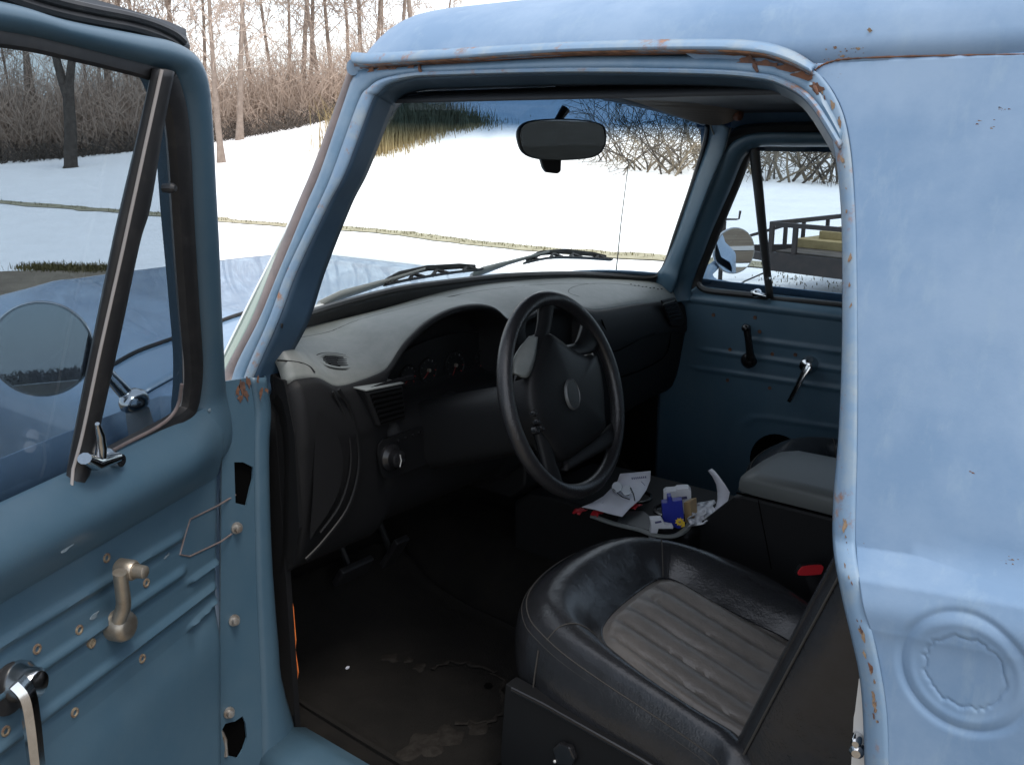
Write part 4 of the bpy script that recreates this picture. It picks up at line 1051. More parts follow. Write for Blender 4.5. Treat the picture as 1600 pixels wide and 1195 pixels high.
# ---- rear view mirror
MCp = CAM + ray(879, 219) * 2.26
mnn = V((-.50, -.86, -.04)).normalized()
mpl = lambda h=0.: (lambda q: (lambda d: CAM + d * ((MCp + mnn * h - CAM).dot(mnn) / d.dot(mnn)))(ray(*q)))
mo = cr([(809, 215), (814, 197), (835, 188), (890, 186), (938, 193), (948, 209), (945, 232), (928, 246), (888, 251), (845, 250), (818, 240)], 5, closed=True)
cm = sum((mpl()(q_) for q_ in mo), V()) / len(mo)
rows = [[cm + (mpl()(q_) - cm) * s_ + mnn * h for q_ in mo] for s_, h in ((.55, -.045), (.85, -.036), (.97, -.02), (1.0, -.006), (.99, .0), (.955, .002), (.94, -.0015))]
mb = MB().grid(rows, cu=True); mb.f.append(tuple(range(len(mo)))[::-1])
rvm = mb.build("rear_view_mirror", BLACK, truck, smooth=60)
MB().prism([cm + (mpl()(q_) - cm) * .945 - mnn * .001 for q_ in mo], mnn * .0012).build("mirror_glass", mat("dark_mirror_silver", (.085, .095, .105), .008, metal=1.), rvm, smooth=0)
st = [(845, 248), (878, 249), (877, 268), (872, 272), (854, 270), (849, 262)]
MB().prism([mpl(-.006)(q_) for q_ in st], mnn * -.016).build("mirror_stem", BLACK, rvm, smooth=0, bevel=.003)
b = wsf(-.012)((884, 170)); MB().tube([cm - mnn * .03, cm - mnn * .05 + V((0, 0, .03)), b], [.009, .008, .012], n=10).build("mirror_mount", BLACK, rvm)

# ---- sun visor, clip, hook
vq = [(935, 141), (1000, 162), (1050, 179), (1098, 193), (1128, 191), (1152, 178), (1165, 160), (1168, 142), (1158, 126), (1050, 118), (945, 126)]
vsf = lambda q: hit(q, lambda P: P.y - (ws_y(P.x, P.z) - .05 - .30 * max(0, P.z - 1.70)))
MB().prism([vsf(q_) for q_ in cr(vq, 4, closed=True)], (0, -.015, -.004)).build("sun_visor", VISOR, truck, smooth=0, bevel=.004)
p = vsf((1141, 181)); MB().lathe(p + V((0, -.022, 0)), (-.3, -1, -.2), [(.012, -.01), (.015, .0), (.012, .010), (.006, .013)], n=14).build("visor_knob", mat("amber_plastic", (.12, .045, .025), .4), truck)
MB().prism([vsf(q_) for q_ in [(862, 141), (905, 147), (932, 148), (938, 138), (905, 132), (870, 132)]], (0, -.012, 0)).build("visor_bracket", BLACK, truck, smooth=0, bevel=.003)
hk = lambda q: hit(q, lambda P: P.y - (ws_y(P.x, P.z) - .035))
hkm = MB().prism([hk(q_) for q_ in [(1114, 199), (1138, 199), (1133, 212), (1127, 225), (1122, 228), (1116, 216)]], (-.002, -.004, 0)).build("visor_clip", OLDMET, truck, smooth=0, bevel=.001)
MB().tube([hk(q_) + V((-.004, -.010, 0)) for q_ in [(1105, 193), (1110, 208), (1119, 224), (1125, 231), (1130, 222), (1138, 200)]], .0022, n=6).build("clip_wire", OLDMET, hkm)

# ================================================================== SEATS
def zt(y): return .872 + .19 * (y + .35)
stp = lambda off=0.: (lambda q: hit(q, lambda P: P.z - zt(P.y) - off))
so_px = [(1150, 1222), (1110, 1186), (1040, 1136), (940, 1070), (880, 1028), (844, 996), (820, 966), (818, 930), (848, 892), (905, 859), (968, 846), (1030, 852), (1097, 868), (1172, 893), (1236, 926), (1292, 972), (1400, 1080), (1330, 1250)]
si_px = [(1196, 1180), (1150, 1158), (1097, 1131), (1041, 1090), (985, 1042), (948, 1008), (939, 986), (946, 967), (963, 948), (986, 929), (1014, 909), (1036, 901), (1062, 908), (1112, 937), (1172, 968), (1244, 1007), (1290, 1066), (1262, 1150)]
SO = [stp()(q_) for q_ in cr(so_px, 6, closed=True)]
SI = [stp(-.012)(q_) for q_ in cr(si_px, 6, closed=True)]
def seat_at(P, t, h): return P[0].lerp(P[1], t) + V((0, 0, h))
seat = None
def ring(t, h, spread=0.):
    c = sum(SO, V()) / len(SO); r = []
    for a, b in zip(SO, SI):
        p = a.lerp(b, t); p = V((p.x, p.y, a.z + (b.z + .012 - a.z) * t + h))
        if spread: d = (a - c); d.z = 0; p += d.normalized() * spread
        r.append(p)
    return r
rows = []
zb_ = .62
r0 = [V((p.x, p.y, zb_)) for p in ring(0, 0, -.03)]
rows.append(r0)
rows.append([V((p.x, p.y, zb_ + .03)) for p in ring(0, 0, -.008)])
for t, h, s_ in ((0, -.15, .004), (0, -.10, .012), (0, -.055, .012), (0, -.030, .008), (0, -.012, .002), (.03, -.001, 0), (.07, .004, 0), (.12, .013, 0), (.22, .026, 0), (.36, .034, 0), (.52, .034, 0), (.68, .024, 0), (.82, .008, 0), (.92, -.004, 0), (1.0, -.013, 0)):
    rows.append(ring(t, h, s_))
seat = MB().grid(rows, cu=True).build("driver_seat", LEATH, truck, smooth=80)
# fluted grey centre
ci = sum(SI, V()) / len(SI)
ymax = max(p.y for p in SI); xmin = min(p.x for p in SI); xmax = max(p.x for p in SI)
ang_f = math.atan2(SI[5 * 6].x - SI[1 * 6].x, SI[5 * 6].y - SI[1 * 6].y)
def flute(x, y, edge):
    xx = (x - ci.x) * math.cos(ang_f * .6) - (y - ci.y) * math.sin(ang_f * .6)
    f = (xx / .052) % 1.0
    return .0125 * (abs(math.sin(math.pi * f)) ** .6) * edge
rows = []
for k in range(34):
    t = k / 33; s_ = 1 - t * .995; r = []
    for p in SI:
        q_ = ci + (p - ci) * s_
        e = min(1, t / .12)
        front = sstep(ymax + .0, ymax - .06, q_.y)
        r.append(V((q_.x, q_.y, zt(q_.y) - .017 + .006 * e + flute(q_.x, q_.y, e * front) + .004 * e * (1 - front))))
    rows.append(r)
MB().grid(rows, cu=True).build("seat_insert", LEATHG, seat, smooth=80)
MB().tube([p + V((0, 0, -.004)) for p in SI], .0032, n=6, closed=True).build("insert_piping", LEATH, seat)
def seam(t0, t1, idx, nm="seam", dz=.001):
    path = []
    for t in [t0 + (t1 - t0) * k / 10 for k in range(11)]:
        h = interp(t, [0, .03, .07, .12, .22, .36, .52, .68, .82, .92, 1.0], [-.012, -.001, .004, .013, .026, .034, .034, .024, .008, -.004, -.013])
        a, b = SO[idx], SI[idx]; p = a.lerp(b, t); path.append(V((p.x, p.y, a.z + (b.z + .012 - a.z) * t + h + dz)))
    return path
MB().tube(seam(0, 1, 11 * 6), .0012, n=5).build("seam", STITCH, seat)
MB().tube(seam(0, 1, 11 * 6 + 2), .0009, n=5).build("seam", LEATH, seat)
MB().tube(seam(0, .8, 5 * 6 - 1), .0011, n=5).build("seam", STITCH, seat)
for t_ in (.0, .055):
    path = []
    for i in range(1, 54):
        a, b = SO[i], SI[i]; p = a.lerp(b, t_); h = interp(t_, [0, .03, .07], [-.010, .0005, .005]); path.append(V((p.x, p.y, a.z + (b.z + .012 - a.z) * t_ + h)))
    MB().tube(path, .0012, n=5).build("seam", STITCH, seat)
path = [SO[5 * 6] + V((-.008, -.002, -.02)), SO[5 * 6] + V((-.016, .0, -.07)), SO[5 * 6] + V((-.018, .006, -.13))]
MB().tube(path, .0013, n=5).build("seam", STITCH, seat)
# plastic side skirt with switches
xt = plane('x', .175)
pl = [xt(q_) for q_ in [(790, 1068), (812, 1080), (910, 1132), (1004, 1184), (1060, 1222), (1080, 1330), (800, 1330), (782, 1180)]]
sk = MB().prism(pl, (.03, 0, 0)).build("seat_skirt", BLACK, seat, smooth=0, bevel=.006)
MB().tube([xt(q_) + V((-.001, 0, 0)) for q_ in [(800, 1076), (850, 1101), (910, 1135), (1004, 1188), (1060, 1226)]], [(.003, .005)] * 5, n=8).build("skirt_lip", BLACKG, sk)
sw = [xt(q_) for q_ in [(868, 1165), (878, 1155), (897, 1162), (905, 1180), (900, 1192), (875, 1190)]]
MB().prism(sw, (-.012, 0, 0)).build("seat_switch", BLACKG, sk, smooth=0, bevel=.004)
MB().lathe(xt((874, 1183)) + V((-.013, 0, 0)), (-1, 0, 0), [(.003, 0), (.002, .002)], n=8).build("switch_stud", TAN_METAL, sk)
# backrest
def back_sec(z):
    yf = -.842 - .36 * (z - .87)
    top = sstep(1.50, 1.30, z)
    th = .10 + .06 * top
    w_ = .245 + .012 * sstep(.75, 1.0, z) - .05 * (1 - top); xc = .458
    half = [(-1.0, -th), (-1.05, -th * .5), (-1.055, -.045), (-1.03, -.018), (-.985, -.002), (-.90, .006), (-.78, -.004), (-.66, -.026), (-.55, -.040), (-.3, -.046), (0, -.047)]
    full = half + [(-a, b) for a, b in half[-2::-1]]
    return [V((xc + a * w_, yf + b, z + b * .2)) for a, b in cr(full, 3)]
rows = [back_sec(z) for z in [.70 + .02 * k for k in range(37)]]
topc = [V((p.x * .75 + .458 * .25, p.y * .7 + (-1.15) * .3, p.z + .02)) for p in rows[-1]]
rows.append(topc)
mb = MB().grid(rows); n_ = len(rows[0]); mb.f.append(tuple(range(n_))); mb.f.append(tuple(range(len(mb.v) - n_, len(mb.v)))[::-1])
mb.grid([[r[0].lerp(r[-1], t) for t in (0, .25, .5, .75, 1)] for r in rows])
bkr = mb.build("backrest", LEATH, seat, smooth=60)
path = [back_sec(z)[9] + V((-.002, .001, 0)) for z in [.74 + .02 * k for k in range(32)]]
MB().tube(path, .0018, n=6).build("seam", STITCH, bkr)
path = [back_sec(z)[12] + V((0, .001, 0)) for z in [.74 + .02 * k for k in range(32)]]
MB().tube(path, .0022, n=6).build("piping", LEATH, bkr)
# passenger seat, the same pair of forms
pseat = seat.copy(); pseat.name = "passenger_seat"; col.objects.link(pseat); pseat.parent = truck; pseat.location = (.90, -.01, -.01)
for ch in list(seat.children):
    if ch.name.startswith("seat_skirt") or ch.name.startswith("worn"): continue
    c = ch.copy(); col.objects.link(c); c.parent = pseat
    
# ================================================================== CONSOLE
prof = [(.06, .56), (.06, .80), (.02, .832), (-.06, .842), (-.37, .842), (-.43, .846), (-.43, .56)]
con = MB().prism([(.775, y, z) for y, z in prof], (.29, 0, 0)).build("centre_console", DASHL, truck, smooth=0, bevel=.012)
prof = [(-.40, .56), (-.40, .838), (-.43, .862), (-.50, .936), (-.53, .948), (-1.1, .948), (-1.1, .56)]
MB().prism([(.826, y, z) for y, z in prof], (.245, 0, 0)).build("storage_box", DASHL, con, smooth=0, bevel=.008)
# lid
mb = MB(); rows = []
lidp = [(-.508, .95, .958), (-.502, .953, .966), (-.510, .953, .978), (-.545, .95, .986), (-.65, .95, .988), (-.85, .95, .986), (-1.05, .95, .98)]
for y, zb2, zt2 in lidp:
    w_ = .118 - .02 * (y > -.507) - .008 * (y > -.53); xc = .948
    zt2 += .006; rows.append([V((xc - w_, y, .951)), V((xc - w_ - .004, y, zt2 - .014)), V((xc - w_ + .004, y, zt2 - .003)), V((xc - w_ + .03, y, zt2 + .001)), V((xc, y, zt2 + .004)), V((xc + w_ - .03, y, zt2 + .001)), V((xc + w_ - .004, y, zt2 - .003)), V((xc + w_ + .004, y, zt2 - .014)), V((xc + w_, y, .951))])
mb.grid(rows); mb.f.append(tuple(range(9)))
lid = mb.build("armrest_lid", mat("grey_armrest_vinyl", (.075, .082, .08), .5, bump=(420, .25, .001)), con, smooth=50)
MB().tube([(.826, -.51, .9495), (.826, -.7, .9495), (.826, -1.05, .9495)], [(.002, .002)] * 3, n=6).build("lid_seam", HOLE, con)
MB().tube([(.8255, -.56, .945), (.8255, -.60, .80)], .0012, n=5).build("side_seam", HOLE, con)
# tray rim with cup holders
path = [on(q_, 'z', .846) for q_ in cr([(925, 806), (960, 818), (1000, 828), (1022, 836), (1050, 838), (1068, 830), (1078, 818)], 4)]
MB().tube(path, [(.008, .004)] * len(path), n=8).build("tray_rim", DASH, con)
for cx_, cy_ in ((.88, -.33), (.90, -.21)):
    MB().lathe((cx_, cy_, .8425), (0, 0, 1), [(.046, -.002), (.046, .004), (.040, .005), (.038, -.0)], n=28).build("cup_holder", BLACKG, con)
MB().prism([on(q_, 'z', .8435) for q_ in [(968, 800), (1005, 800), (1028, 818), (1022, 832), (1000, 826), (965, 816)]], (0, 0, .003)).build("tray_mat", PLASTG, con, smooth=0)
# belt buckle
bp_ = lambda q: hit(q, lambda P: (P - V((.765, -.72, .9))).dot(V((-.75, -.66, .15)).normalized()))
pl = cr([(1245, 898), (1249, 887), (1256, 883), (1281, 881), (1287, 885), (1284, 894), (1278, 897)], 3, closed=True)
bk_ = MB().prism([bp_(q_) for q_ in pl], V((.75, .66, -.15)) * .012).build("belt_buckle", BLACK, truck, smooth=0, bevel=.002)
cb = sum((bp_(q_) for q_ in pl), V()) / len(pl)
MB().prism([cb + (bp_(q_) - cb) * .93 + V((-.75, -.66, .15)) * .004 for q_ in pl], V((.75, .66, -.15)) * .01).build("release_button", REDP, bk_, smooth=0, bevel=.001)
MB().tube([cb + V((.01, 0, -.01)), cb + V((.02, -.05, -.12)), cb + V((.02, -.08, -.25))], [(.02, .007)] * 3, n=8, flat=(.6, -.6, 0)).build("buckle_strap", BLACK, bk_)
# door striker on the rear post
mb = MB(); xs_ = side(.03)
pl = [xs_(q_) for q_ in [(1342, 1060), (1352, 1062), (1356, 1195), (1330, 1195), (1334, 1120), (1336, 1110)]]
stk = MB().prism(pl, (.004, 0, 0)).build("striker_plate", TAN_METAL, truck, smooth=0)
for q_, r_ in (((1341, 1165), .008), ((1340, 1150), .006)):
    MB().lathe(xs_(q_), (-1, -.2, 0), [(r_, 0), (r_, .012), (r_ * .6, .016)], n=12).build("striker_bolt", CHROME, stk)
# pedals
for x, y, z, w_, h_ in ((.40, .24, .70, .10, .055), (.56, .27, .68, .045, .11)):
    M_ = Matrix.Rotation(R(-55), 3, 'X')
    pdl = MB().box((x, y, z), w_, h_, .018, M_).build("pedal", RUBBER, truck, smooth=0, bevel=.005)
    MB().tube([(x, y + .01, z), (x, y + .08, z + .12), (x, y + .12, z + .28)], .009, n=8).build("pedal_arm", BLACK, pdl)

# ================================================================== LOOSE THINGS IN THE CAB
# floor mat
zmf = lambda y: .553 if y < .1 else .553 + (interp(y, [.10, .22, .48], [.55, .575, .78]) - .55)
mo_ = cr([(.10, -.30), (.105, .0), (.12, .22), (.17, .33), (.40, .34), (.60, .33), (.64, .20), (.63, -.05), (.60, -.27), (.5, -.36), (.25, -.36), (.14, -.34)], 4, closed=True)
cmx = sum(p[0] for p in mo_) / len(mo_); cmy = sum(p[1] for p in mo_) / len(mo_)
rows = []
for s_, h in ((1.0, .0015), (1.0, .009), (.97, .012), (.95, .008), (.85, .007), (.7, .007), (.5, .007), (.3, .007), (.1, .007), (.01, .007)):
    rows.append([V((cmx + (x - cmx) * s_, cmy + (y - cmy) * s_, zmf(cmy + (y - cmy) * s_) + h + .003 * noise.noise(V((x * s_ * 9, y * s_ * 9, 1))))) for x, y in mo_])
fm = MB().grid(rows, cu=True).build("floor_mat", MATF, None, smooth=50, base=(cmx, cmy, .553))
tag(fm, "worn dark brown floor mat with a muddy heel patch in the driver's footwell", "floor mat")
zf = lambda off: (lambda q: hit(q, lambda P: P.z - zmf(P.y) - .0085 - off))
hp2 = cr([(672, 1044), (700, 1036), (745, 1040), (775, 1050), (786, 1080), (784, 1112), (755, 1128), (715, 1128), (685, 1118), (668, 1098), (663, 1075)], 4, closed=True)
hp2 = [(x + rng.uniform(-5, 5), y + rng.uniform(-4, 4)) for x, y in hp2]
pth = [zf(.003)(q_) for q_ in hp2[:30]]
MUDR = mat("pale_mud", (.022, .0198, .0172), .95, c2=(.014, .012, .0105), var=(70, .42, .6), bump=(120, .6, .004), spec=.1)
MB().tube([p + V((rng.uniform(-.006, .006), rng.uniform(-.006, .006), 0)) for p in pth], [(.002 + .007 * rng.random(), .0018) for _ in pth], n=6).build("mud_ridge", MUDR, fm)
for q_, r_ in (((610, 1027), .018), ((640, 1030), .012), ((655, 1042), .016), ((702, 1148), .03), ((668, 1160), .034), ((745, 1135), .022), ((640, 1175), .028)):
    p = zf(.0)(q_); mb = MB()
    mb.grid([[p + V((r_ * s_ * math.cos(a) * (1 + .35 * math.sin(3 * a + q_[0])), r_ * s_ * math.sin(a) * (1 + .3 * math.cos(2 * a + q_[1])), h)) for a in [2 * math.pi * k / 18 for k in range(18)]] for s_, h in ((1, -.001), (.8, .0012), (.4, .0018), (.02, .0018))], cu=True)
    mb.build("mud_smear", MUDR, fm, smooth=60)
mb = MB()
for _ in range(150):
    p = V((rng.uniform(.12, .62), rng.uniform(-.34, .30), 0)); p.z = zmf(p.y) + .0095; r_ = .0007 + .0018 * rng.random() ** 3; a = rng.uniform(0, 3)
    mb.add([p + V((r_ * math.cos(a), r_ * math.sin(a), 0)), p + V((r_ * math.cos(a + 2), r_ * math.sin(a + 2), 0)), p + V((r_ * math.cos(a + 4), r_ * math.sin(a + 4), 0)), p + V((0, 0, r_))], [(0, 1, 3), (1, 2, 3), (2, 0, 3)])
tag(mb.build("grit", MUDR, fm, smooth=0), kind="stuff")
MB().lathe(zf(.003)((763, 1071)), (0, 0, 1), [(.009, 0), (.008, .003), (.004, .003)], n=14).build("mat_grommet", HOLE, fm)
crumb = zf(.001)((543, 1044))
tag(MB().lathe(crumb, (0, 0, 1), [(.005, 0), (.006, .003), (.003, .005)], n=8, e=.5).build("paper_scrap", PAPER, None, base=tuple(crumb)), "tiny white paper crumb lying on the floor mat", "scrap")

# sheet of paper on the console
def sheet_pt(px_, z0, curl=0.): return on(px_, 'z', z0)
pq = [[(909, 792), (930, 796), (950, 802), (972, 807)], [(926, 785), (948, 786), (968, 790), (985, 793)], [(943, 775), (962, 776), (982, 778), (999, 781)], [(956, 762), (975, 761), (995, 762), (1010, 765)], [(965, 751), (982, 750), (1000, 749), (1016, 750)], [(969, 740), (985, 738.5), (1001, 737), (1017, 735.5)]]
zz = [.862, .866, .873, .878, .885, .900]
pap = MB().grid([[on(q_, 'z', z0 + (.006 if i in (0, 3) and k in (0, 5) else 0)) for i, q_ in enumerate(r)] for k, (r, z0) in enumerate(zip(pq, zz))]).build("paper_sheet", PAPER, None, smooth=60, solid=.0008, base=tuple(on((960, 775), 'z', .86)))
tag(pap, "creased white printed sheet under eyeglasses on the console behind the steering wheel", "paper sheet")
def ppt(q_, dz=.0):
    k = max(0, min(4.999, (792 - q_[1]) / 10.8)); i = int(k); return on(q_, 'z', zz[i] + (zz[i + 1] - zz[i]) * (k - i) + dz)
for k in range(8):
    MB().tube([ppt((987 + 3 * k, 747.4 - .3 * k), .002), ppt((988.6 + 3 * k, 747.2 - .3 * k), .002)], [(.003, .0006)] * 2, n=4, flat=(0, 1, .4)).build("print_mark", INK, pap)
for l_ in ([(1002, 752), (1008, 760), (1004, 770), (992, 779)], [(968, 760), (965, 772), (955, 781)], [(935, 788), (941, 786), (946, 783)]):
    MB().tube([ppt(q_, .0018) for q_ in cr(l_, 4)], .0008, n=4).build("print_line", INK, pap)
# eyeglasses on the sheet
gp_ = on((972, 768), 'z', .885)
gl_ = empty("eyeglasses", tuple(gp_), "folded clear eyeglasses with thin dark arms lying on the white printed sheet", "eyeglasses")
for dx in (-7, 8):
    pts = [ppt((971 + dx + 8 * math.cos(a), 764 + (-3 if dx < 0 else 2) + 8 * math.sin(a)), .010 + .003 * math.sin(a)) for a in [2 * math.pi * k / 16 for k in range(16)]]
    MB().tube(pts, .0011, n=5, closed=True).build("lens_rim", CHROME, gl_)
    MB().prism(pts, (0, 0, .001)).build("lens", mat("clear_lens", (.7, .72, .75), .1) if dx < 0 else PLASTG if False else bpy.data.materials["clear_lens"], gl_, smooth=0)
MB().tube([ppt(q_, .013) for q_ in [(985, 762), (990, 772), (992, 782)]], .0015, n=5).build("temple_arm", BLACKG, gl_)
MB().tube([ppt(q_, .013) for q_ in [(958, 764), (972, 776), (984, 780)]], .0013, n=5).build("temple_arm", BLACKG, gl_)
# little red wrappers
for q_, l_ in (((906, 799), "small red wrapper at the left end of the console tray, under the paper's corner"), ((934, 802), "red wrapper half under the paper's near edge in the console tray"), ((992, 791), "small red wrapper at the paper's right edge by the cup holder")):
    p = on(q_, 'z', .851); mb = MB()
    mb.grid([[p + V((.016 * a + .003 * math.sin(5 * b + q_[0]), .010 * b, .004 * (1 - a * a) + .002 * math.sin(4 * a + 3 * b))) for a in (-1, -.6, -.2, .2, .6, 1)] for b in (-1, -.5, 0, .5, 1)])
    tag(mb.build("candy_wrapper", REDP, None, smooth=50, solid=.002, base=tuple(p)), l_, "wrapper")
# boxes: a camera-ward upright frame at a point on the tray
def upright(anchor_px, z0, yaw=0):
    a = on(anchor_px, 'z', z0); n = V((CAM.x - a.x, CAM.y - a.y, 0)).normalized(); n = Matrix.Rotation(R(yaw), 3, 'Z') @ n
    return lambda q, d=0.: (lambda dd: CAM + dd * ((a + n * d - CAM).dot(n) / dd.dot(n)))(ray(*q)), n, a
f_, n_, a_ = upright((1058, 826), .846, 6)
bb = MB().prism([f_(q_) for q_ in [(1036, 818), (1034, 786), (1043, 785), (1043, 776), (1049, 775), (1051, 783), (1066, 781), (1070, 822), (1060, 826)]], n_ * -.022).build("blue_packet", BLUEC, None, smooth=0, bevel=.0012, base=tuple(a_))
tag(bb, "deep blue packet with a yellow flower standing in the console tray", "packet")
fc = f_((1062, 815), .0012)
fx = V((-n_.y, n_.x, 0)); 
fl = [fc + fx * (.0085 + .0018 * math.cos(9 * t)) * math.cos(t) + V((0, 0, 1)) * (.0085 + .0018 * math.cos(9 * t)) * math.sin(t) for t in [2 * math.pi * k / 54 for k in range(54)]]
MB().prism(fl, n_ * -.001).build("yellow_flower", YELL, bb, smooth=0)
MB().lathe(fc + n_ * .0008, n_, [(.003, 0), (.002, .001)], n=12).build("flower_heart", TANC, bb)
MB().prism([f_(q_, .0008) for q_ in [(1066, 815), (1070, 815), (1070, 822), (1064, 824)]], n_ * -.001).build("yellow_corner", YELL, bb, smooth=0)
f2, n2, a2 = upright((1075, 815), .846, -28)
tb = MB().prism([f2(q_) for q_ in [(1068, 785), (1078, 783), (1080, 818), (1071, 824)]], n2 * -.03).build("tan_carton", TANC, None, smooth=0, bevel=.001, base=tuple(a2))
tag(tb, "narrow tan carton wedged against the right side of the blue packet", "carton")
f3, n3, a3 = upright((1060, 800), .846, 4)
wb = MB().prism([f3(q_) for q_ in [(1038, 806), (1037, 770), (1041, 767), (1056, 766), (1058, 764), (1076, 763), (1080, 768), (1081, 806)]], n3 * -.028).build("white_carton", WHITEP, None, smooth=0, bevel=.002, base=tuple(a3))
tag(wb, "white carton with grey printing standing behind the blue packet", "carton")
MB().prism([f3(q_, .0008) for q_ in [(1055, 778), (1073, 775), (1074, 779), (1056, 782)]], n3 * -.0005).build("print_band", INK, wb, smooth=0)
f4, n4, a4 = upright((1026, 835), .846, 10)
wl = MB().prism([f4(q_) for q_ in [(1015, 845), (1018, 822), (1016, 811), (1034, 810), (1040, 820), (1052, 822), (1052, 826), (1029, 826), (1024, 845)]], n4 * -.018).build("open_carton", WHITEP, None, smooth=0, bevel=.001, base=tuple(a4))
tag(wl, "white opened carton bent over the tray edge, below and left of the blue packet", "carton")
MB().prism([f4(q_, .0006) for q_ in [(1023, 815), (1033, 813), (1034, 816), (1024, 818)]], n4 * -.0004).build("print_band", INK, wl, smooth=0)
# crumpled white wrapper
pc_ = on((1098, 806), 'z', .86); rows = []
for i in range(9):
    row = []
    for j in range(9):
        q_ = (1076 + 5 * j + 3 * math.sin(i * 2.1), 788 + 4.4 * i - .9 * j)
        row.append(on(q_, 'z', .862 + .018 * noise.noise(V((i * .7, j * .7, 2)))))
    rows.append(row)
tag(MB().grid(rows).build("crumpled_tissue", WHITEP, None, smooth=25, solid=.001, base=tuple(pc_)), "crumpled white tissue in the tray between the blue packet and the armrest", "tissue")
f5, n5, a5 = upright((1118, 800), .86, -10)
qs = [[(1106, 735), (1112, 732), (1117, 736)], [(1113, 744), (1119, 744), (1125, 746)], [(1119, 756), (1126, 756), (1133, 757)], [(1121, 768), (1130, 768), (1140, 769)], [(1121, 780), (1130, 781), (1138, 781)], [(1119, 790), (1125, 792), (1130, 795)], [(1112, 800), (1116, 802), (1119, 806)]]
tag(MB().grid([[f5(q_, .006 * math.sin(i * 1.1) + .008 * j) for j, q_ in enumerate(r)] for i, r in enumerate(qs)]).build("curled_receipt", PAPER, None, smooth=60, solid=.0006, base=tuple(a5)), "curled translucent white receipt standing up against the armrest front", "receipt")

# ================================================================== GROUND
def gz(x, y):
    s = max(0., x - 11); z = 1.15 * (1 - math.exp(-.05 * s)) * sstep(0, 1.5, s)
    z += 2.7 * math.exp(-((x - 37) ** 2 + (y - 28) ** 2) / (2 * 8.5 ** 2))
    z += .05 * noise.noise(V((x * .25, y * .25, 0))) * sstep(6, 14, x)
    return z
ghit = lambda q: hit(q, lambda P: P.z - gz(P.x, P.y), 1, 400)
def axis(lo, hi, near, far, c0, c1):
    out = []; v = c0
    while v < c1: out.append(v); v += near
    out.append(c1); st_ = near; v = c1
    while v < hi: st_ = min(far, st_ * 1.25); v += st_; out.append(v)
    st_ = near; v = c0; pre = []
    while v > lo: st_ = min(far, st_ * 1.25); v -= st_; pre.append(v)
    return pre[::-1] + out
gx = axis(-600, 600, 1.1, 60, -8, 60); gy = axis(-600, 600, 1.1, 60, -12, 62)
SNOW = mat("snow", (.88, .88, .875), .65, c2=(.80, .80, .795), var=(1.2, .45, .75), bumps=[(1.4, .5, .12), (9, .35, .03)], spec=.25)
tag(MB().grid([[V((x, y, gz(x, y))) for x in gx] for y in gy]).build("snow_ground", SNOW, None, smooth=60, base=(0, 0, 0)), kind="structure")
DRYG = mat("dead_grass_edge", (.40, .37, .27), .95, c2=(.27, .245, .17), var=(3, .4, .62), bump=(60, .6, .02), spec=.1)
GRAV = mat("bare_gravel", (.235, .20, .155), .95, c2=(.16, .135, .105), var=(2.2, .35, .65), bump=(70, .7, .02), spec=.1)
FIELD = mat("brown_field", (.085, .062, .042), .95, c2=(.15, .12, .085), var=(.25, .4, .65), spec=.1)
def strip(cl_, wfun, z0, n=6, seed=1):
    rows = []; P = cr(cl_, 8)
    for i, (x, y) in enumerate(P):
        a = P[max(0, i - 1)]; b = P[min(len(P) - 1, i + 1)]; d = V((b[0] - a[0], b[1] - a[1], 0)).normalized(); nrm = V((-d.y, d.x, 0)); wl = wfun(i, 0); wr = wfun(i, 1)
        rows.append([V((x, y, 0)) + nrm * (-wl + (wl + wr) * j / n) for j in range(n + 1)])
    for r in rows:
        for p in r: p.z = gz(p.x, p.y) + z0
    return MB().grid(rows)
wf = lambda i, s: .16 + .36 * abs(noise.noise(V((i * .55, s * 9., 4)))) + (.10 if s == 0 else 0)
kp = [(8.2, 60), (8.6, 40), (9.0, 28), (9.4, 22), (9.85, 18), (9.95, 14.5), (10.45, 11), (10.25, 8.4), (10.4, 5.25), (10.9, 1), (11, -8), (11, -40)]
tag(strip(kp, wf, .014).build("path_edge", DRYG, None, smooth=60, base=(0, 0, 0)), kind="structure")
gp = [ghit(q_) for q_ in [(-260, 440), (-60, 428), (40, 424), (110, 421), (168, 423), (240, 436), (330, 470)]] 
gv = [V((p.x + rng.uniform(-.1, .1), p.y + rng.uniform(-.1, .1), .006)) for p in [V(q_) for q_ in cr([tuple(p) for p in gp], 6)]]
gv += [V((4.2, 5, .006)), V((3.2, 1.0, .006)), V((3.4, -6, .006)), V((4, -25.5, .006)), V((-26, -25.5, .006)), V((-26, 6, .006))]
tag(MB().prism(gv, (0, 0, .004)).build("gravel_drive", GRAV, None, smooth=0, base=(0, 0, 0)), kind="structure")
fl_ = [V((x, y, .03)) for x, y in [(-140, -26), (140, -30), (140, -118), (-140, -118)]]
tag(MB().prism(fl_, (0, 0, .01)).build("field", FIELD, None, smooth=0, base=(0, 0, 0)), kind="structure")
rd_ = [V((x, y, .06)) for x, y in [(-140, -36), (140, -40), (140, -46), (-140, -42)]]
tag(MB().prism(rd_, (0, 0, .01)).build("road", mat("pale_road", (.34, .33, .32), .8, c2=(.25, .24, .23), var=(.8, .4, .6)), None, smooth=0, base=(0, 0, 0)), kind="structure")
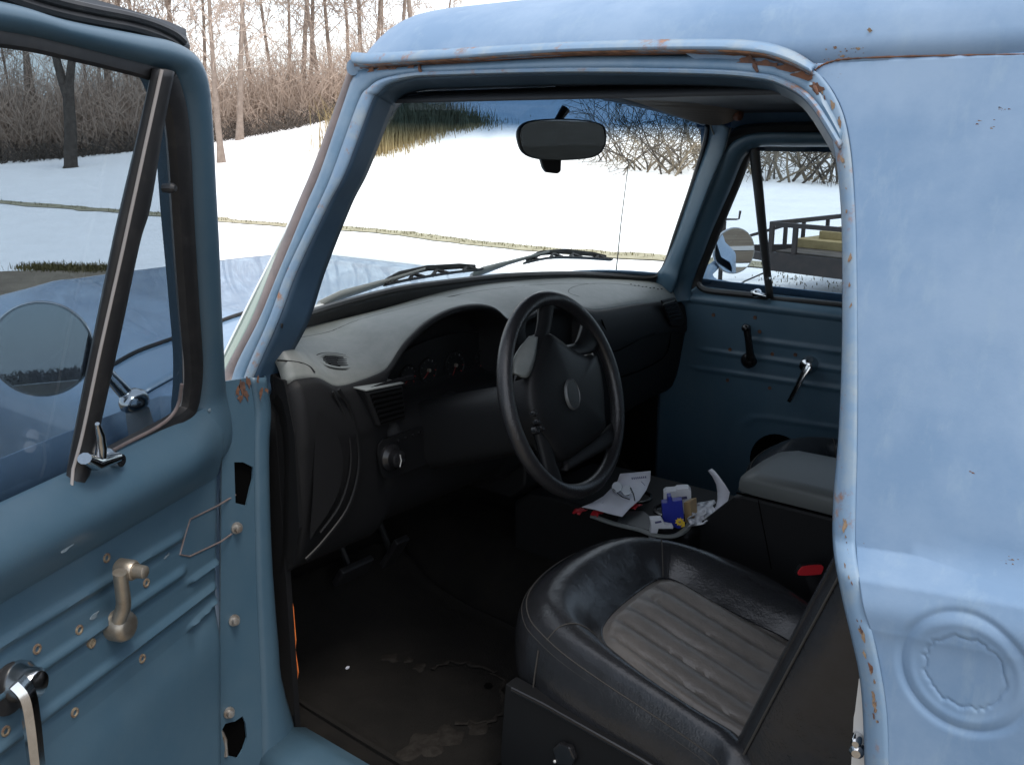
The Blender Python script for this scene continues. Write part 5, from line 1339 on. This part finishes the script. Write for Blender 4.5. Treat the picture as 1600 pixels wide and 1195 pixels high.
def tufts(mb, x, y, n, h, spread, r=.006, rg=rng):
    for _ in range(n):
        px_, py_ = x + rg.gauss(0, spread), y + rg.gauss(0, spread); a = rg.uniform(0, 6.28); l = h * rg.uniform(.4, 1.1); b = V((px_, py_, gz(px_, py_) - .01)); o_ = V((math.cos(a), math.sin(a), 0)) * l * rg.uniform(.1, .7)
        m_ = b + o_ * .4 + V((0, 0, l * .7)); t_ = b + o_ + V((0, 0, l))
        s_ = V((-math.sin(a), math.cos(a), 0)) * r
        k = len(mb.v); mb.v += [b - s_, b + s_, m_ + s_ * .7, m_ - s_ * .7, t_]; mb.f += [(k, k + 1, k + 2, k + 3), (k + 3, k + 2, k + 4)]
GRASS = mat("dry_grass", (.15, .125, .06), .9, c2=(.09, .085, .035), var=(3, .35, .65), spec=.1)
mb = MB()
for k in range(60):
    q_ = ghit((40 + 2.2 * k + rng.uniform(-4, 4), 421 + .03 * k + rng.uniform(-2.5, 2.5))); tufts(mb, q_.x, q_.y, 26, .10, .10)
for k in range(16):
    q_ = ghit((1228 + 2.6 * k, 442 - .04 * k + rng.uniform(-2, 2))); tufts(mb, q_.x + rng.gauss(0, .5), q_.y + rng.gauss(0, .4), 14, .05, .22)
for p in cr(kp[2:10], 40): tufts(mb, p[0], p[1], 7, .07, .12)
tag(mb.build("short_grass", GRASS, None, smooth=0, base=(0, 0, 0)), kind="stuff")
TALLG = mat("tall_dry_grass", (.36, .28, .14), .9, c2=(.27, .20, .10), var=(.8, .35, .65), spec=.1)
mb = MB()
for k in range(900):
    u = rng.random() ** 1.35; v = rng.random() ** .8
    qx = 560 + 185 * u; top_y = 186; basey = 240 - (qx - 590) * .34
    p = ghit((qx, max(196, basey - v * 30)))
    if (p - CAM).length > 90: continue
    tufts(mb, p.x, p.y, 9, 1.5 * rng.uniform(.35, 1.2) * (1.05 - u ** 2.5), .6, r=.014)
tag(mb.build("tall_grass", TALLG, None, smooth=0, base=(0, 0, 0)), kind="stuff")

# ================================================================== TREES
BARK = mat("grey_brown_bark", (.20, .155, .125), .95, c2=(.28, .225, .185), var=(6, .35, .65), bump=(40, .7, .03), spec=.1)
BARKD = mat("dark_bark", (.060, .052, .045), .95, c2=(.11, .094, .08), var=(7, .35, .65), bump=(30, .8, .04), spec=.1)
TWIG = mat("brown_twigs", (.37, .30, .25), .9, c2=(.44, .36, .30), var=(.9, .35, .65), spec=.1)
THICK = mat("reddish_brush", (.48, .375, .30), .9, c2=(.37, .295, .24), var=(.35, .35, .65), spec=.1)
def branch(mb, p, d, L, r, lvl, rg, up=.15, nseg=5, kids=4, minr=.008):
    path = [p.copy()]; q_ = p.copy(); dd = d.normalized()
    for k in range(nseg):
        dd = (dd + V((rg.gauss(0, .16), rg.gauss(0, .16), rg.gauss(0, .10) + up * .3))).normalized(); q_ = q_ + dd * (L / nseg); path.append(q_.copy())
    mb.tube(path, [max(minr, r * (1 - .8 * k / nseg)) for k in range(nseg + 1)], n=5 if r > .05 else 3, cap=False)
    if lvl > 0:
        for c in range(kids):
            t = rg.uniform(.25, 1.0); i = min(nseg - 1, int(t * nseg)); f = t * nseg - i; b = path[i].lerp(path[i + 1], f)
            a = rg.uniform(0, 6.28); dn = (path[i + 1] - path[i]).normalized(); s_ = dn.cross(V((math.cos(a), math.sin(a), .3))).normalized()
            nd = (dn * rg.uniform(.5, .9) + s_ * rg.uniform(.5, .9) + V((0, 0, up)))
            branch(mb, b, nd, L * rg.uniform(.35, .6), r * rg.uniform(.35, .5), lvl - 1, rg, up, max(3, nseg - 1), kids, minr)
def gen_tree(seed, H, r0, fork=None, first=.35, nb=13, lvl=2, kids=4, spread=.45, minr=.011, lean=.03):
    rg = random.Random(seed); tr = MB(); cw = MB()
    path = []; p = V((0, 0, -.15)); d = V((rg.gauss(0, lean), rg.gauss(0, lean), 1))
    n = 12; Ht = H if not fork else fork
    for k in range(n + 1):
        path.append(p.copy()); d = (d + V((rg.gauss(0, .03), rg.gauss(0, .03), .05))).normalized(); p = p + d * (Ht / n)
    rad = [r0 * (1.35 if k == 0 else 1.0) * ((1 - .9 * k / n) if not fork else (1 - .22 * k / n)) + .008 for k in range(n + 1)]; rad[0] = r0 * 1.6; rad[1] = max(rad[1], r0 * 1.02)
    tr.tube(path, rad, n=10)
    if fork:
        for sgn in (-1, 1):
            b = path[-1] - V((0, 0, .25)); dd = V((-.18 * sgn * RGT.x - .03, -.18 * sgn * RGT.y, 1))
            pp = [b.copy()]; 
            for k in range(9): dd = (dd + V((rg.gauss(0, .05), rg.gauss(0, .05), .04))).normalized(); b = b + dd * ((H - fork) / 9); pp.append(b.copy())
            tr.tube(pp, [r0 * .66 * (1 - .85 * k / 9) + .012 for k in range(10)], n=8)
            for c in range(nb):
                t = rg.uniform(.15, 1); i = min(8, int(t * 9)); a = rg.uniform(0, 6.28)
                branch(cw, pp[i].lerp(pp[i + 1], rg.random()), V((math.cos(a), math.sin(a), rg.uniform(.3, .9))), H * rg.uniform(.14, .26), r0 * .2, lvl, rg, .12, 5, kids, minr)
    else:
        for c in range(nb):
            t = first + (1 - first) * (c + rg.random()) / nb; i = min(n - 1, int(t * n)); a = rg.uniform(0, 6.28)
            branch(cw, path[i].lerp(path[i + 1], min(1, t * n - i)), V((math.cos(a) * spread, math.sin(a) * spread, rg.uniform(.35, .8))), H * rg.uniform(.16, .30) * (1.15 - .6 * t), r0 * rg.uniform(.16, .28), lvl, rg, .12, 5, kids, minr)
    return tr, cw
def make_tree(name, loc, label, cat, tr, cw, m, m2, group=None):
    t = empty(name, loc, label, cat, group); t0 = t.location.copy(); t.location = (0, 0, 0)
    tr.build("trunk", m, t, smooth=60); cw.build("crown", m2, t, smooth=0); t.location = t0
    return t
def at(q): p = ghit(q); return (p.x, p.y, p.z)
make_tree("forked_tree", at((111, 262)), "stout grey forked tree standing alone on the snow, seen through the open door's glass", "tree", *gen_tree(5, 9.5, .235, fork=2.6, nb=8), BARKD, TWIG)
make_tree("slim_tree", at((346, 254)), "slim pale bare tree standing in the snow just right of the door frame", "tree", *gen_tree(21, 8.6, .105, nb=26, lvl=3, kids=3, first=.28, spread=.6, minr=.012), BARK, TWIG)
make_tree("bare_tree", at((374, 219)), "tall straight bare tree at the brush edge, right of the slim pale tree", "tree", *gen_tree(22, 12.5, .13, nb=22, lvl=3, kids=3, first=.3, spread=.55, minr=.015), BARK, TWIG)
protos = []
lab = "tall bare winter tree rising out of the brown brush behind the snow"
grp = "bare trees in the wood behind the field"
spots = [(433, 213, 1.0), (452, 216, 1.1), (474, 217, 1.25), (487, 214, 1.0), (503, 215, 1.1), (527, 212, 1.05), (548, 215, 1.2), (572, 212, 1.1), (590, 210, 1.25), (606, 205, 1.0), (628, 203, 1.1), (655, 200, 1.0), (690, 196, 1.1), (402, 211, .9), (305, 212, .95), (322, 214, .9)]
spots += [(x, 214 + rng.uniform(-4, 3), rng.uniform(.8, 1.25)) for x in (-60, -30, -5, 14, 28, 44, 62, 140, 158, 172, 190, 204, 219, 233, 262, 285)]
pro = [gen_tree(31 + k, 13 + k, .095 + .025 * (k % 2), nb=26, lvl=3, kids=3, first=.25, spread=.6, minr=.015) for k in range(4)]
pr = []
for k, (x, y, s_) in enumerate(spots):
    d = ray(x, 214); dist = 50 + rng.uniform(-3, 16); dh = math.hypot(d.x, d.y); p = CAM + d * (dist / dh)
    loc = V((p.x, p.y, gz(p.x, p.y)))
    if k < 4: t = make_tree("woodland_tree", loc, lab, "tree", *pro[k], BARK, TWIG, grp); pr.append(t)
    else: t = copy_tree(pr[k % 4]); t.location = loc
    t.rotation_euler.z = rng.uniform(0, 6.28); t.scale = (s_, s_, s_)
# brush thicket: nobody could count it
mb = MB(); rg = random.Random(11)
for k in range(9500):
    x = rg.uniform(-160, 640); d = ray(x, 214); dist = 46 + 14 * rg.random() ** 1.3; dh = math.hypot(d.x, d.y); p = CAM + d * (dist / dh)
    base = V((p.x, p.y, gz(p.x, p.y) - .05)); h = rg.uniform(1.4, 5.8) * (.75 + .25 * noise.noise(V((x * .02, 0, 0)))) * (.55 if rg.random() < .45 else 1.0)
    dd = V((rg.gauss(0, .3), rg.gauss(0, .3), 1)); path = [base]; q_ = base
    for j in range(3): dd = (dd + V((rg.gauss(0, .2), rg.gauss(0, .2), 0))).normalized(); q_ = q_ + dd * (h / 3); path.append(q_)
    mb.tube(path, [.020, .017, .013, .008], n=3, cap=False)
    for j in range(4):
        i = rg.randrange(0, 3); b = path[i].lerp(path[i + 1], rg.random()); nd = V((rg.gauss(0, .6), rg.gauss(0, .6), rg.uniform(.2, .9))); b2 = b + nd * h * .22; b3 = b2 + (nd + V((rg.gauss(0, .3), rg.gauss(0, .3), 0))) * h * .14
        mb.tube([b, b2, b3], [.011, .009, .006], n=3, cap=False)
tag(mb.build("brush_thicket", THICK, None, smooth=0, base=(0, 0, 0)), kind="stuff")
# undergrowth litter at the foot of the brush
mb = MB()
for k in range(1500):
    x = rg.uniform(-160, 600); d = ray(x, 218); dist = 44 + 4 * rg.random(); dh = math.hypot(d.x, d.y); p = CAM + d * (dist / dh); b = V((p.x, p.y, gz(p.x, p.y)))
    a = rg.uniform(0, 6.28); l = rg.uniform(.4, 1.3); mb.tube([b, b + V((math.cos(a) * l * .6, math.sin(a) * l * .6, l * rg.uniform(.2, .7))), b + V((math.cos(a) * l, math.sin(a) * l, l * rg.uniform(.1, .8)))], [.018, .014, .008], n=3, cap=False)
tag(mb.build("undergrowth", BARKD, None, smooth=0, base=(0, 0, 0)), kind="stuff")
# arching bare shrubs on the right
def gen_shrub(seed, H, n=11):
    rg = random.Random(seed); st_ = MB(); tw = MB()
    for k in range(n):
        a = rg.uniform(0, 6.28); b = V((rg.gauss(0, .25), rg.gauss(0, .25), -.05))
        branch(tw if k > 3 else st_, b, V((math.cos(a) * .8, math.sin(a) * .8, rg.uniform(.6, 1.4))), H * rg.uniform(.7, 1.25), .026, 2, rg, -.10, 6, 4, .006)
    return st_, tw
sp_ = [gen_shrub(50 + k, 1.9) for k in range(3)]
shl = [((958, 252), 1.0, "tangled bare shrub just right of the rear view mirror, seen through the windshield"),
       ((1006, 266), 1.15, "tangled bare shrub rising above the antenna tip, seen through the windshield"),
       ((1052, 271), 1.15, "bare arching shrub at the windshield's right edge beside the passenger pillar"),
       ((1098, 262), 1.2, "bare arching shrub mostly hidden behind the passenger pillar"),
       ((1172, 272), 1.0, "bare shrub seen through the passenger door's small triangular vent window"),
       ((1214, 283), 1.25, "dark arching shrub just right of the passenger window's black dividing bar"),
       ((1262, 284), 1.35, "dark tangled shrub in the middle of the passenger window"),
       ((1306, 282), 1.3, "dark shrub at the right edge of the passenger window, above the trailer")]
prs = []
for k, (q_, s_, l_) in enumerate(shl):
    if k < 3:
        t = empty("bare_shrub", (0, 0, 0), l_, "shrub", "bare shrubs along the foot of the hill"); sp_[k][0].build("stem", BARKD, t, smooth=0); sp_[k][1].build("branches", mat("shrub_twigs", (.17, .145, .115), .9, c2=(.24, .195, .14), var=(1.5, .4, .6), spec=.1) if k == 0 else bpy.data.materials["shrub_twigs"], t, smooth=0); prs.append(t)
    else: t = copy_tree(prs[k % 3]); t['label'] = l_
    t.location = at(q_); t.rotation_euler.z = 1.3 * k; t.scale = (s_, s_, s_)
mb = MB()
for k in range(150):
    p = ghit((rg.uniform(940, 1340), rg.uniform(236, 268))); a = rg.uniform(0, 6.28)
    branch(mb, V((p.x, p.y, p.z)), V((math.cos(a), math.sin(a), rg.uniform(.4, 1.1))), rg.uniform(.9, 2.2), .013, 2, rg, -.12, 5, 3, .006)
tag(mb.build("hillside_scrub", bpy.data.materials["shrub_twigs"], None, smooth=0, base=(0, 0, 0)), kind="stuff")
# far wood behind the viewer, seen in the door mirror
mb = MB()
for k in range(5000):
    x = rg.uniform(-150, 120); y = -125 - rg.random() * 12; h = rg.uniform(1.3, 2.7) * (.8 + .35 * noise.noise(V((x * .06, 0, 0))))
    mb.tube([(x, y, 0), (x + rg.gauss(0, .2), y, h * .6), (x + rg.gauss(0, .5), y, h)], [.22, .16, .05], n=3, cap=False)
tag(mb.build("far_wood", BARKD, None, smooth=0, base=(0, 0, 0)), kind="stuff")

# ================================================================== TRAILER beyond the passenger window
STEEL = mat("rusted_dark_steel", (.013, .0105, .010), .6, c2=(.030, .020, .017), var=(9, .4, .65), bump=(60, .3, .004))
T0 = V((8.55, 2.90, 0)); ta = V((-.17, -.985, 0)).normalized(); tb_ = V((.985, -.17, 0)).normalized()
tr = empty("utility_trailer", tuple(T0 + tb_ * .79), "rusty dark steel utility trailer with low rails parked on the snow beyond the passenger window", "trailer")
def TP(l, b, z): return T0 + ta * l + tb_ * b + V((0, 0, z))
LW, TW = 3.0, 1.58
mb = MB(); mb.beam(TP(0, 0, .36), TP(LW, 0, .36), .06, .19); mb.beam(TP(0, TW, .385), TP(LW, TW, .385), .06, .13); mb.beam(TP(.03, .03, .385), TP(.03, TW - .03, .385), .06, .125); mb.beam(TP(LW - .03, .03, .385), TP(LW - .03, TW - .03, .385), .06, .125)
fr = mb.build("frame", STEEL, tr, smooth=0)
rows = []
mb = MB()
for k in range(9): mb.beam(TP(.07 + 0 * k, .10 + .17 * k, .462), TP(LW - .05, .10 + .17 * k, .462), .155, .02)
mb.build("deck", mat("weathered_planks", (.10, .085, .07), .9, c2=(.06, .05, .042), var=(5, .4, .6)), tr, smooth=0)
for b_ in (0, TW):
    MB().beam(TP(0, b_, .745), TP(LW, b_, .745), .045, .045).build("side_rail", STEEL, tr, smooth=0)
    for l_ in (.02, .30, .95, 1.7, 2.4, 2.97): MB().beam(TP(l_, b_, .45), TP(l_, b_, .723), .045, .045, up=(0, 1, 0)).build("post", STEEL, tr, smooth=0)
MB().beam(TP(0, 0.025, .745), TP(0, TW - .025, .745), .045, .045).build("front_rail", STEEL, tr, smooth=0)
for b_ in (.28, .62, 1.1): MB().beam(TP(0, b_, .45), TP(0, b_, .723), .035, .035, up=(0, 1, 0)).build("post", STEEL, tr, smooth=0)
ap = on((1128, 384), 'z', .42)
for b_ in (.05, TW - .05): MB().beam(TP(0, b_, .385), ap + V((0, 0, -.035)), .06, .08).build("tongue", STEEL, tr, smooth=0)
MB().beam(ap + V((0, 0, .02)), TP(.0, .35, .72), .03, .03).build("tongue_brace", STEEL, tr, smooth=0)
hd = (ap - TP(0, TW / 2, .42)).normalized()
MB().beam(ap + V((0, 0, -.01)), ap + hd * .30 + V((0, 0, -.01)), .06, .06).build("coupler", STEEL, tr, smooth=0)
jb = V((ap.x, ap.y, .0)); jk = MB().tube([jb + V((0, 0, .03)), jb + V((0, 0, .36))], .025, n=10).tube([jb + V((0, 0, .28)), jb + V((0, 0, .70))], .036, n=10).build("jack", STEEL, tr)
MB().lathe(jb, (0, 0, 1), [(.09, 0), (.09, .015), (.03, .03)], n=16).build("jack_foot", STEEL, jk)
zc_ = .715; cq = on((1150, 343), 'z', zc_); 
cdir = RGT
MB().tube([jb + V((0, 0, .69)), jb + V((0, 0, .715)) + cdir * .01, jb + cdir * .15 + V((0, 0, .715)), jb + cdir * .175 + V((0, 0, .72)), jb + cdir * .185 + V((0, 0, .81))], [.016, .012, .010, .010, .014], n=8).build("jack_crank", STEEL, jk)
for l_ in (1.55,):
    for b_ in (-.13, TW + .13):
        wv = MB().lathe(TP(l_, b_, .30), tb_, [(.14, -.09), (.27, -.09), (.30, -.06), (.30, .06), (.27, .09), (.14, .09)], n=28).build("wheel", RUBBER, tr)
        MB().lathe(TP(l_, b_, .30), tb_, [(.15, -.07), (.13, -.03), (.05, -.02), (.04, -.07)], n=20).build("rim", TAN_METAL, wv)
MB().tube([TP(.0, .7, .34), TP(-.3, .6, .2), TP(-.5, .3, .05), TP(-.3, -.2, .03), TP(.3, -.35, .03)], .010, n=6).build("cable", RUBBER, tr)
WOODY = mat("yellow_lumber", (.33, .255, .12), .7, c2=(.26, .20, .09), var=(6, .4, .6))
wq = TP(.40, .62, .474)
mb = MB(); M_ = Matrix((tb_, -ta, V((0, 0, 1)))).transposed()
mb.box(TP(.42, .78, .474 + .045), .70, .8, .09, M_)
mb.box(TP(.55, .86, .474 + .092 + .04), .50, .7, .08, M_)
mb.box(TP(.62, .95, .474 + .174 + .02), .40, .6, .04, M_)
tag(mb.build("lumber_stack", WOODY, None, smooth=0, bevel=.004, base=tuple(wq)), "stepped stack of yellow lumber lying on the trailer bed", "lumber")
